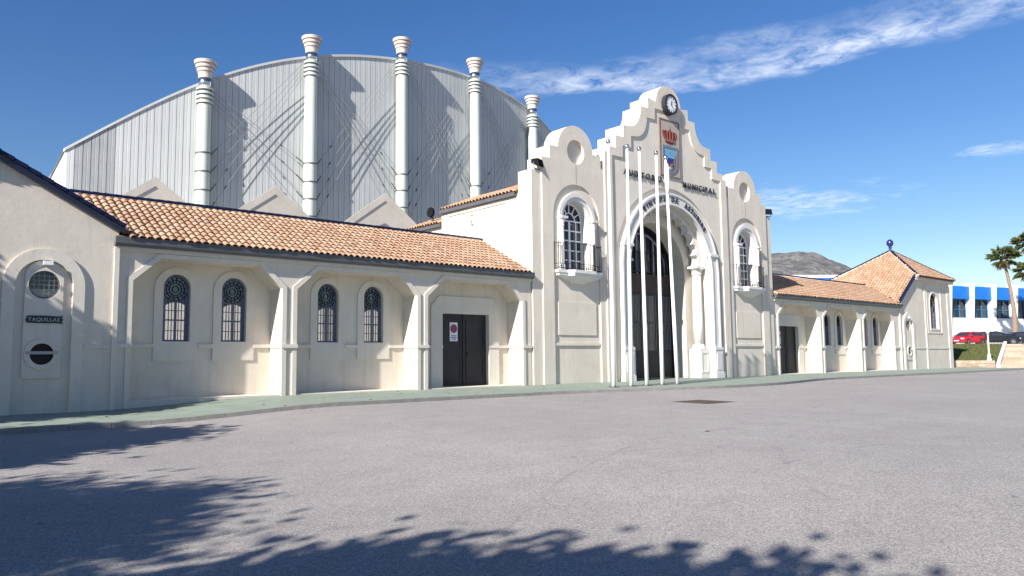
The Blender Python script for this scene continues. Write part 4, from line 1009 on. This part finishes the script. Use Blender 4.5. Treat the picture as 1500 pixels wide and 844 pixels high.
# ================================================================ FLAGPOLES
LEAN = [('first bare white flagpole standing beside the portal pilaster', 25.24, 25.22, 10.89), ('second white flagpole counted from the arcade side of the row', 26.41, 26.51, 10.89), ('middle one of the five white flagpoles before the arch', 27.5, 27.38, 10.92),
        ('fourth white flagpole counted from the arcade, next to the leaning one', 28.63, 28.64, 10.94), ('leaning white flagpole with a furled white cloth near its top', 29.78, 29.35, 10.83)]
for i, (lb, xb, xt, zt) in enumerate(LEAN):
    t = thing('flagpole', lb, 'flagpole', (xb, -4, 0), 'five flagpoles before the portal')
    P_ = lambda z_: (xb+(xt-xb)*z_/zt, -4, z_)
    MB().tube([P_(.02), P_(3.4), P_(3.42), P_(zt-.2)], [.095, .085, .082, .058], 14).build('pole', white_p, t, smooth=True)
    MB().lathe([(.02, 0), (.08, .04), (.115, .12), (.08, .2), (.01, .24)], P_(zt-.2), 14).build('finial', steel, t, smooth=True)
    MB().box(xb-.16, xb+.16, -4.16, -3.84, -.0, .03).build('base_plate', gutter_m, t)
    for a, b in ((-1, -1), (-1, 1), (1, -1), (1, 1)): MB().lathe([(.02, .03), (.02, .08)], (xb+a*.12, -4+b*.12, 0), 6).build('bolt', gutter_m, t)
    MB().box(P_(2.6)[0]+.07, P_(2.6)[0]+.13, -4.03, -3.97, 2.45, 2.75).build('cleat', white_p, t)
    if i == 4:
        MB().lathe([(.06, 0), (.09, .25), (.12, .7), (.11, 1.2), (.07, 1.45)], (P_(9.7)[0], -4.03, 9.0), 12).build('furled_flag', white_p, t, smooth=True)

# drain cover and leaves on the forecourt
dc = thing('drain_cover', 'rusty square drain cover set in the forecourt before the flagpoles', 'drain cover', (21.2, -11.0, -.11))
MB().box(20.4, 22.0, -11.75, -10.35, -.2, -.104).build('frame', gutter_m, dc)
for k in range(8): MB().box(20.46, 21.94, -11.68+k*.165, -11.56+k*.165, -.15, -.098).build('bar', mat('rusty_iron', (.12, .085, .06), .9, .2, var=(.3, 8)) if k == 0 else bpy.data.materials['rusty_iron'], dc)
lm = MB().add([(-.09, -.03, .01), (0, -.06, .03), (.1, 0, .012), (0, .055, .035), (-.09, .03, .01), (0, 0, .008)], [(0, 1, 5), (1, 2, 5), (2, 3, 5), (3, 4, 5), (4, 0, 5)])
me = bpy.data.meshes.new('dry_leaf'); me.from_pydata(lm.v, [], lm.f)
for k in range(28):
    x_, y_ = (random.uniform(5, 25), random.uniform(-4.7, -.3)) if k < 24 else (random.uniform(3, 16), random.uniform(-18, -5.5))
    o = link('dry_leaf', me, leaf_dry); o.location = (x_, y_, float(gz(x_, y_))+(.0 if y_ > -4.7 else (-.105 if y_ < -5 else .014))); o.rotation_euler = (random.uniform(-.2, .2), random.uniform(-.2, .2), random.uniform(0, 6)); sc = random.uniform(.4, .8); o.scale = (sc, sc, sc)
    tag(o, 'small brown dry leaf lying on the pavement or forecourt', 'leaf', 'dry leaves blown about the forecourt')

# ================================================================ RIGHT-HAND BACKGROUND
H = Vector((math.sin(YAW), math.cos(YAW), 0)); HR = Vector((math.cos(YAW), -math.sin(YAW), 0))
def flat(dep, lat, z_=0.0): p = Vector((EYE.x, EYE.y, 0))+H*dep+HR*lat; return Vector((p.x, p.y, z_))
TZ = 2.2; D0, D1 = 68.6, 80.0
ter = MB(); ter.add([flat(D1, 40, TZ), flat(D1, 150, TZ), flat(400, 420, TZ), flat(400, 30, TZ), flat(D1, 40, -.5), flat(D1, 150, -.5)], [(0, 1, 2, 3), (4, 5, 1, 0)])
structure(ter.build('terrace', asphalt, fix=False))
ledge = lambda d_: 49.6+(d_-D0)*.80                      # line of the cheek wall between lawn and steps
V = []; nx_, ny_ = 30, 12
for j in range(ny_+1):
    for i in range(nx_+1):
        d_ = D0+(D1-D0+.05)*j/ny_; l0 = 45.0+(d_-D0)*.62; l_ = l0+(ledge(d_)-l0)*i/nx_
        V.append(tuple(flat(d_, l_, .6+1.6*float(sst(0, 1, np.array(j/ny_)))+.03*math.sin(i*1.3+j)*(0 < j < ny_))))
structure(MB().add(V, [(j*(nx_+1)+i, j*(nx_+1)+i+1, (j+1)*(nx_+1)+i+1, (j+1)*(nx_+1)+i) for j in range(ny_) for i in range(nx_)]).build('lawn', lawn_m, fix=False))
gv = []; gf = []
for k in range(12000):
    j = random.random(); d_ = D0+.05+(D1-D0)*j; l_ = random.uniform(45.1+(d_-D0)*.62, ledge(d_)-.1); z_ = .6+1.6*float(sst(0, 1, np.array(j))); p = flat(d_, l_, z_); a = random.uniform(0, PI); w_ = .025; h_ = random.uniform(.05, .15)
    b = len(gv); gv += [(p.x-w_*math.cos(a), p.y-w_*math.sin(a), z_-.02), (p.x+w_*math.cos(a), p.y+w_*math.sin(a), z_-.02), (p.x+random.uniform(-.05, .05), p.y+random.uniform(-.05, .05), z_+h_)]; gf.append((b, b+1, b+2))
me = bpy.data.meshes.new('grass'); me.from_pydata(gv, [], gf); g_ = link('grass', me, grass_m); stuff(g_); tag(g_, 'short green grass covering the bank below the parked cars', 'grass')
rw = thing('stone_wall', 'low rubble stone wall at the foot of the lawn bank', 'wall', flat(D0, 47, 0))
def stones(parent, p0, p1, z0, z1, rows, name='stone', th=.35):
    p0, p1 = Vector(p0), Vector(p1); t = (p1-p0).normalized(); nrm = Vector((t.y, -t.x, 0)); Lg = (p1-p0).length; rh = (z1-z0)/rows
    for r in range(rows):
        x_ = 0
        while x_ < Lg-.05:
            w_ = min(random.uniform(.35, .75), Lg-x_); a = p0+t*(x_+.01); b = p0+t*(x_+w_-.01); o1 = nrm*random.uniform(.0, .05)
            zz0, zz1 = z0+r*rh+.008, z0+(r+1)*rh-.008
            q = [a+o1, b+o1, b-nrm*th, a-nrm*th]; j_ = lambda: random.uniform(-.012, .012)
            MB().add([(p.x+j_(), p.y+j_(), zz0) for p in q]+[(p.x+j_(), p.y+j_(), zz1+j_()) for p in q], [(0, 3, 2, 1), (4, 5, 6, 7), (0, 1, 5, 4), (1, 2, 6, 5), (2, 3, 7, 6), (3, 0, 4, 7)]).build(name, stone_m, parent); x_ += w_
stones(rw, flat(D0-.2, 45.2), flat(D0-.2, 49.3), -.25, .62, 3)
q = [flat(D0-.15, 45.1), flat(D0-.15, 49.3), flat(D0+.12, 49.3), flat(D0+.12, 45.1)]
MB().add([(p.x, p.y, -.25) for p in q]+[(p.x, p.y, .6) for p in q], [(0, 3, 2, 1), (4, 5, 6, 7), (0, 1, 5, 4), (1, 2, 6, 5), (2, 3, 7, 6), (3, 0, 4, 7)]).build('mortar', concrete, rw)
stp = thing('stone_steps', 'broad flight of pale stone steps rising to the terrace', 'steps', flat(D0, 56, 0))
NS = 13
for k in range(NS):
    z0, z1 = k*TZ/NS, (k+1)*TZ/NS; d0 = D0-.2+k*.9; l0 = ledge(d0)+.35
    for c in range(10):
        a0 = l0+c*1.7; a1 = a0+1.69
        if a0 > 74: break
        q = [flat(d0, a0), flat(d0, a1), flat(d0+1.05, a1), flat(d0+1.05, a0)]; dz = random.uniform(-.008, .008)
        MB().add([(p.x, p.y, max(-.2, z0-.1)) for p in q]+[(p.x, p.y, z1+dz) for p in q], [(0, 3, 2, 1), (4, 5, 6, 7), (0, 1, 5, 4), (1, 2, 6, 5), (2, 3, 7, 6), (3, 0, 4, 7)]).build('step_stone', stone_m, stp)
q = [flat(D0-.5, ledge(D0-.5)), flat(D0-.5, ledge(D0-.5)+.34), flat(D1+.3, ledge(D1+.3)+.34), flat(D1+.3, ledge(D1+.3))]
MB().add([(q[0].x, q[0].y, -.3), (q[1].x, q[1].y, -.3), (q[2].x, q[2].y, 1), (q[3].x, q[3].y, 1), (q[0].x, q[0].y, .4), (q[1].x, q[1].y, .4), (q[2].x, q[2].y, 2.5), (q[3].x, q[3].y, 2.5)],
         [(0, 3, 2, 1), (4, 5, 6, 7), (0, 1, 5, 4), (1, 2, 6, 5), (2, 3, 7, 6), (3, 0, 4, 7)]).build('cheek_wall', hall_w, stp)
p = flat(D0-.05, 48.9, .6)
lp = thing('lamp_post', 'slender cream lamp post standing on the rubble wall by the steps', 'lamp post', p)
for o in (MB().lathe([(.2, 0), (.2, .1), (.15, .16), (.13, .5), (.09, .62), (.075, .7), (.06, 2.2), (.05, 2.45)], (0, 0, 0), 14).build('post', lampcr, lp), MB().lathe([(.05, 2.45), (.13, 2.5), (.16, 2.54)], (0, 0, 0), 14).build('collar', lampcr, lp),
          MB().lathe([(.1, 2.52), (.17, 2.6), (.2, 2.72), (.16, 2.86), (.06, 2.93)], (0, 0, 0), 14).build('globe', globe, lp, smooth=True), MB().lathe([(.08, 2.92), (.05, 2.97), (.01, 3.05)], (0, 0, 0), 10).build('cap', lampcr, lp)):
    o.matrix_parent_inverse = Matrix.Identity(4)

# ---- parked cars
def car(label, paint, pos, heading, style):
    t = thing('parked_car', label, 'car', pos, None, heading)
    def B(mb_, name, m_, par=t, sm=False):
        o = mb_.build(name, m_, par, smooth=sm); o.matrix_parent_inverse = Matrix.Identity(4); return o
    Lh = 2.05 if style == 'hatch' else 2.25; hw = .86
    if style == 'hatch':
        low = [(-Lh, .32), (-Lh-.02, .62), (-Lh+.06, .9), (-1.55, .93), (1.0, .93), (1.75, .82), (Lh-.02, .62), (Lh, .34), (Lh-.2, .2), (-Lh+.2, .2)]
        cab = [(-1.95, .9), (-1.75, 1.28), (-1.35, 1.44), (-.1, 1.48), (.35, 1.4), (1.15, .93)]
    else:
        low = [(-Lh, .36), (-Lh-.02, .7), (-Lh+.05, .95), (-1.4, .97), (1.05, .95), (2.0, .82), (Lh, .62), (Lh, .34), (Lh-.2, .22), (-Lh+.2, .22)]
        cab = [(-2.15, .94), (-2.0, 1.3), (-1.6, 1.48), (-.1, 1.52), (.35, 1.44), (1.2, .95)]
    # body: lofted side profile with rounded flanks
    def loft(prof, widths):
        vs = []; k = len(prof); cxm = sum(p[0] for p in prof)/k; czm = sum(p[1] for p in prof)/k
        for y_, ins in widths:
            for px_, pz in prof: vs.append((px_+(cxm-px_)*ins, y_, pz+(czm-pz)*ins*.6))
        n_ = len(widths); fs = [(i*k+j, i*k+(j+1) % k, (i+1)*k+(j+1) % k, (i+1)*k+j) for i in range(n_-1) for j in range(k)]
        fs += [tuple(range(k))[::-1], tuple((n_-1)*k+j for j in range(k))]
        return MB().add(vs, fs)
    b = B(loft(low, [(-hw, .09), (-hw+.05, .02), (-hw+.16, 0), (hw-.16, 0), (hw-.05, .02), (hw, .09)]), 'body', paint); smooth_by_angle(b, 40)
    vs = []; k = len(cab); lv = [(-hw+.06, 0), (hw-.06, 0)]
    def cabpt(i, s): x_, z_ = cab[i]; f = (z_-.93)/.55; return (x_, s*(hw-.05-.2*max(0, f)), z_)
    for s in (-1, 1): vs += [cabpt(i, s) for i in range(k)]
    cb = B(MB().add(vs, [tuple(range(k)), tuple(range(2*k-1, k-1, -1))]+[(i, k+i, k+i+1, i+1) for i in range(k-1)]), 'cabin', paint); smooth_by_angle(cb, 30)
    # glazing, set just proud of the cabin
    for s in (-1, 1):
        for i0, i1, xa, xb in ((0, 0, -1.72, -.72), (0, 0, -.62, .32)):
            zt = 1.36; q = lambda x_, z_: (x_, s*(hw-.05-.2*max(0, (z_-.93)/.55)+.012), z_)
            fr_ = .35 if xb > 0 else 0
            pts = [q(xa+(.0 if xb > 0 else .0), .99), q(xb+fr_*.9, .99), q(xb+(0 if fr_ else 0), zt), q(xa+(.0 if xb > 0 else .22), zt)]
            B(MB().add(pts+[(a, c*.985, d) for a, c, d in pts], [(0, 1, 2, 3), (4, 7, 6, 5), (0, 4, 5, 1), (1, 5, 6, 2), (2, 6, 7, 3), (3, 7, 4, 0)]), 'side_window', carglass)
    def sheet(i, j, name, m_):
        a, b_ = cab[i], cab[j]; nx__ = (b_[1]-a[1]); sgn = 1 if a[0] > 0 else -1; off = .014*sgn
        f = lambda t_, s: (a[0]+(b_[0]-a[0])*t_+off, s*(hw-.05-.2*max(0, (a[1]+(b_[1]-a[1])*t_-.93)/.55)-.06), a[1]+(b_[1]-a[1])*t_+.008)
        pts = [f(.1, -1), f(.1, 1), f(.9, 1), f(.9, -1)]
        B(MB().add(pts+[(x_-.02*sgn, y_, z_-.01) for x_, y_, z_ in pts], [(0, 1, 2, 3), (4, 7, 6, 5), (0, 4, 5, 1), (1, 5, 6, 2), (2, 6, 7, 3), (3, 7, 4, 0)]), name, m_)
    sheet(5, 4, 'windscreen', carglass); sheet(0, 1, 'rear_window', carglass)
    for s in (-1, 1):
        B(MB().box(Lh-.28, Lh-.02, s*(hw-.42), s*(hw-.1), .6, .74), 'headlight', lampg)
        B(MB().box(-Lh-.0, -Lh+.14, s*(hw-.3), s*(hw-.05), .7, .92), 'tail_light', lampr)
        B(MB().box(.7, .86, s*(hw-.04), s*(hw+.14), .95, 1.08), 'wing_mirror', paint)
        for x_ in (-.78, .25): B(MB().box(x_-.1, x_+.06, s*(hw+.0), s*(hw+.02), .8, .835), 'door_handle', dark_m)
        B(MB().box(-.7, -.69, s*(hw-.01), s*(hw+.004), .3, .92), 'door_seam', dark_m)
        for x_ in (-1.28 if style == 'hatch' else -1.38, 1.3 if style == 'hatch' else 1.42):
            w = bpy.data.objects.new('wheel', None); COL.objects.link(w); w.parent = t; w.location = (x_, s*(hw-.1), .32)
            ar_ = MB().lathe([(.385, -.005), (.385, .006)], (0, 0, 0), 24); ar_.v = [(a, s*(.115)+c*.2, b_) for a, b_, c in ar_.v]; ar_.build('arch_gap', dark_m, w).matrix_parent_inverse = Matrix.Identity(4)
            for nm, mt, prof in (('tyre', rubber, [(.2, -.1), (.3, -.11), (.32, -.06), (.32, .06), (.3, .13), (.2, .13)]), ('rim', alloy, [(.02, .128), (.06, .14), (.1, .125), (.2, .138), (.215, .125)])):
                l_ = MB().lathe(prof, (0, 0, 0), 22); l_.v = [(a, s*c, b_) for a, b_, c in l_.v]; l_.build(nm, mt, w).matrix_parent_inverse = Matrix.Identity(4)
    B(MB().box(Lh-.04, Lh+.012, -.26, .26, .4, .5), 'number_plate', sign_w)
    B(MB().box(Lh-.08, Lh+.005, -.5, .5, .56, .64), 'grille', dark_m)
    return t
hd = math.atan2(HR.y, HR.x)
car('bright red hatchback parked on the terrace nearest the pavilion corner', car_red, flat(84.6, 58.0, TZ), hd+PI+.45, 'hatch')
car('large black estate car parked between the red hatchback and the palm', car_blk, flat(85.6, 61.9, TZ), hd-.25, 'estate')
car('dark saloon parked beyond the black estate, above the stone steps', car_nvy, flat(88.0, 67.4, TZ), hd-.1, 'estate')

# ---- white and blue sports hall
hx = thing('sports_hall', 'white hall with blue fascia, slanting white fins and tall windows', 'building')
hdir = (H*math.cos(R_(70.8))+HR*math.sin(R_(70.8))); hn = Vector((hdir.y, -hdir.x, 0)); 
if hn.dot(H) > 0: hn = -hn
h0 = flat(97, 97*(1390-CX)/F_PX)
def hb(u0, u1, d0, d1, z0, z1, name, m_, par=hx, taper=None):
    q = [h0+hdir*u0+hn*d0, h0+hdir*u1+hn*d0, h0+hdir*u1+hn*d1, h0+hdir*u0+hn*d1]
    return MB().add([(p.x, p.y, z0) for p in q]+[(p.x, p.y, z1) for p in q], [(0, 3, 2, 1), (4, 5, 6, 7), (0, 1, 5, 4), (1, 2, 6, 5), (2, 3, 7, 6), (3, 0, 4, 7)]).build(name, m_, par)
BAY = 4.12
hb(-14, 44, -20, -.9, TZ-.2, 10.0, 'block', hall_w)
hb(-14, 44, -.895, -.35, TZ-.2, 5.85, 'lower_wall', hall_w)
for k in range(-3, 11):
    u0 = k*BAY
    hb(u0+.72, u0+BAY-.02, -.89, -.05, 8.35, 10.05, 'fascia', blue_f)
    w = sub('window', hx)
    hb(u0+.72, u0+BAY-.02, -.85, -.8, 5.86, 8.34, 'pane', glass_dark, w)
    for f in (0, .33, .66, 1): hb(u0+.72+(BAY-.8)*f, u0+.78+(BAY-.8)*f, -.79, -.68, 5.87, 8.33, 'mullion', blue_mul, w)
    for z_ in (5.88, 6.95, 8.25): hb(u0+.73, u0+BAY-.03, -.785, -.7, z_, z_+.07, 'transom', blue_mul, w)
    # slanting fin
    prof = [(-.9, 10.4), (.3, 10.4), (.28, 9.9), (-.2, 3.6), (-.9, 3.2)]
    q = []
    for uu in (u0, u0+.6): q += [tuple(h0+hdir*uu+hn*d_+Vector((0, 0, z_))) for d_, z_ in prof]
    k_ = 5; MB().add(q, [tuple(range(5)), tuple(range(9, 4, -1))]+[(i, (i+1) % 5, 5+(i+1) % 5, 5+i) for i in range(5)]).build('fin', hall_w, hx)
fh = thing('distant_hall', 'low far hall with blue fascia showing above the arcade ridge', 'building')
fa, fb_ = ray_at(1150, 403, 150), ray_at(1236, 403, 150); fa.z = fb_.z = 0
t = (fb_-fa).normalized(); nn = Vector((t.y, -t.x, 0)); nn = -nn if nn.dot(H) > 0 else nn
def fbx(d0, d1, z0, z1, nm, m_):
    q = [fa+nn*d0, fb_+nn*d0, fb_+nn*d1, fa+nn*d1]; MB().add([(p.x, p.y, z0) for p in q]+[(p.x, p.y, z1) for p in q], [(0, 3, 2, 1), (4, 5, 6, 7), (0, 1, 5, 4), (1, 2, 6, 5), (2, 3, 7, 6), (3, 0, 4, 7)]).build(nm, m_, fh)
fbx(-10, 0, 0, 15.2, 'wall', hall_w); fbx(-10.2, .3, 15.2, 16.3, 'fascia', blue_f); fbx(-9.8, -.1, 16.3, 16.9, 'roof', hall_w)

# ---- palms
def palm(label, base, topp, r_crown, seed, nfr=44):
    rnd = random.Random(seed); t = thing('palm_tree', label, 'palm tree', base, 'fan palms by the sports hall')
    base, topp = Vector(base), Vector(topp); pts = []; rs = []
    for i in range(15):
        f = i/14; p = base.lerp(topp, f); p += (HR*.35*math.sin(f*PI))*(1); pts.append(tuple(p)); rs.append(.22*(1-f)**2+.15+.02*(i % 2))
    o = MB().tube(pts, rs, 12).build('trunk', palm_bark, t, smooth=True)
    for part, cnt, lo, hi, m_ in (('crown', nfr, -.35, 1.35, palm_g), ('dead_fronds', 22, -1.35, -.7, palm_dead)):
        vs = []; fs = []
        for k in range(cnt):
            az_ = rnd.uniform(0, 2*PI); el_ = rnd.uniform(lo, hi); ln = r_crown*rnd.uniform(.75, 1.1)*(.62 if part != 'crown' else 1)
            d_ = Vector((math.cos(az_)*math.cos(el_), math.sin(az_)*math.cos(el_), math.sin(el_))); side = d_.cross(Vector((0, 0, 1))).normalized(); upv = side.cross(d_)
            st = topp+d_*ln*.45
            b = len(vs); w_ = .022; vs += [tuple(topp-side*w_), tuple(topp+side*w_), tuple(st+side*w_), tuple(st-side*w_)]; fs.append((b, b+1, b+2, b+3))
            nlf = 13
            for j in range(nlf):
                a = (j/(nlf-1)-.5)*2.5; dd = (d_*math.cos(a)+side*math.sin(a)); ll = ln*.6*(1-.25*abs(a)/1.25)*rnd.uniform(.85, 1.1)
                m1 = st+dd*ll*.6+upv*.03; tip = st+dd*ll+Vector((0, 0, -.28*ll*rnd.uniform(.5, 1.4))); ww = (upv.cross(dd)).normalized()*.045
                b = len(vs); vs += [tuple(st), tuple(m1-ww), tuple(tip), tuple(m1+ww)]; fs += [(b, b+1, b+2), (b, b+2, b+3)]
        me = bpy.data.meshes.new(part); me.from_pydata(vs, [], fs); link(part, me, m_, t)
palm('tall fan palm with bare trunk rising in front of the blue fascia', flat(91, 68.3, TZ), ray_at(1470, 380, 91), 2.0, 1)
palm('tallest fan palm beside the blue and white hall, highest crown', flat(92, 72.2, TZ), ray_at(1506, 358, 92), 2.1, 2)
palm('shorter fan palm with a low dark crown below the tallest one', flat(90, 71.5, TZ), ray_at(1507, 400, 90), 1.9, 3)

# ---- rocky hill far behind
rp = [(900, 430), (1000, 400), (1080, 384), (1133, 377), (1155, 374), (1175, 372.5), (1195, 376), (1215, 384), (1240, 392), (1262, 399), (1300, 407), (1360, 420), (1450, 440), (1600, 475), (1800, 505)]
rp = np.array(rp, float); nu, nv_ = 150, 40; V = []
from mathutils import noise as mn
for j in range(nv_+1):
    for i in range(nu+1):
        px_ = 880+(1800-880)*i/nu; py_ = np.interp(px_, rp[:, 0], rp[:, 1]); dep = 900+900*j/nv_
        zr = 1.5+(514-py_)/F_PX*1500; prof = math.sin(min(1, j/(nv_*.667))*PI/2)**1.1 if j <= nv_*.667 else math.cos((j/nv_-.667)/.333*PI/2)
        p = flat(dep, dep*(px_-CX)/F_PX); rough = sum(mn.noise(Vector((p.x*f, p.y*f, 0)))*a for f, a in ((.006, 16), (.016, 9), (.04, 5), (.09, 2.6)))
        V.append((p.x, p.y, zr*prof+rough*prof*min(1, zr/80)-2))
structure(MB().add(V, [(j*(nu+1)+i, j*(nu+1)+i+1, (j+1)*(nu+1)+i+1, (j+1)*(nu+1)+i) for j in range(nv_) for i in range(nu)]).build('hill', hill_m, fix=False))

# ================================================================ TREES OUTSIDE THE FRAME (their shade falls on the forecourt)
def tree_meshes(seed, R, Hc, dens, squash=1.25, clumps=110):
    rnd = random.Random(seed); tr = MB(); trunk_top = Hc-R*.35
    tr.tube([(0, 0, -.3), (.05, .02, trunk_top*.5), (0, .05, trunk_top), (0, 0, Hc+R*.5)], [.24, .19, .15, .05], 10)
    vs = []; fs = []; cl = []
    for k in range(clumps):
        while True:
            p = Vector((rnd.uniform(-1, 1), rnd.uniform(-1, 1), rnd.uniform(-1, 1)))
            if .15 < p.length < .88: break
        cl.append(Vector((p.x*R, p.y*R, Hc+p.z*R*squash)))
    for c in cl[:26]: tr.tube([(0, 0, trunk_top*rnd.uniform(.75, 1.05)), tuple((c+Vector((0, 0, trunk_top)))/2+Vector((0, 0, -.15))), tuple(c)], [.06, .04, .015], 5)
    for c in cl:
        for k in range(int(190*dens)):
            q = Vector((rnd.gauss(0, 1), rnd.gauss(0, 1), rnd.gauss(0, 1)))*.4+c; a = Vector((rnd.gauss(0, 1), rnd.gauss(0, 1), rnd.gauss(0, 1))).normalized(); b = a.orthogonal().normalized()*.085; ln = rnd.uniform(.2, .36)
            i = len(vs); vs += [tuple(q), tuple(q+a*ln*.5-b), tuple(q+a*ln), tuple(q+a*ln*.5+b)]; fs.append((i, i+1, i+2, i+3))
    mt = bpy.data.meshes.new('trunk'); mt.from_pydata(tr.v, [], tr.f); mt.materials.append(bark)
    mc = bpy.data.meshes.new('crown'); mc.from_pydata(vs, [], fs); mc.materials.append(leaf_g); return mt, mc
broad = tree_meshes(5, 4.2, 5.2, 2.0, .72, 300); dense = tree_meshes(3, 2.6, 5.1, 3.2, 1.15, 130); sparse = tree_meshes(9, 2.5, 5.9, .62)
def shade_tree(label, meshes, x_, y_, rz, sc=(1, 1, 1)):
    t = thing('leafy_tree', label, 'tree', (x_, y_, float(gz(x_, y_))-.11), 'trees along the forecourt edge'); t.rotation_euler = (0, 0, rz); t.scale = sc
    for nm, me in zip(('trunk', 'crown'), meshes):
        o = bpy.data.objects.new(nm, me); COL.objects.link(o); o.parent = t
shade_tree('dense leafy tree on the forecourt edge, opposite the ticket gable', dense, -8.3, -9.7, 0.3, (1.15, 1.15, 1.0))
shade_tree('dense leafy tree on the forecourt, middle one of three in the row', dense, -10.9, -18.1, 2.1, (1.25, 1.25, 1.0))
shade_tree('dense leafy tree on the forecourt, farthest of the row from the ticket gable', broad, -9.2, -24.7, 4.0, (1, 1, 1.0))
shade_tree('thin crowned tree on the green pavement beside the ticket gable', sparse, -5.2, -2.3, 1.2)
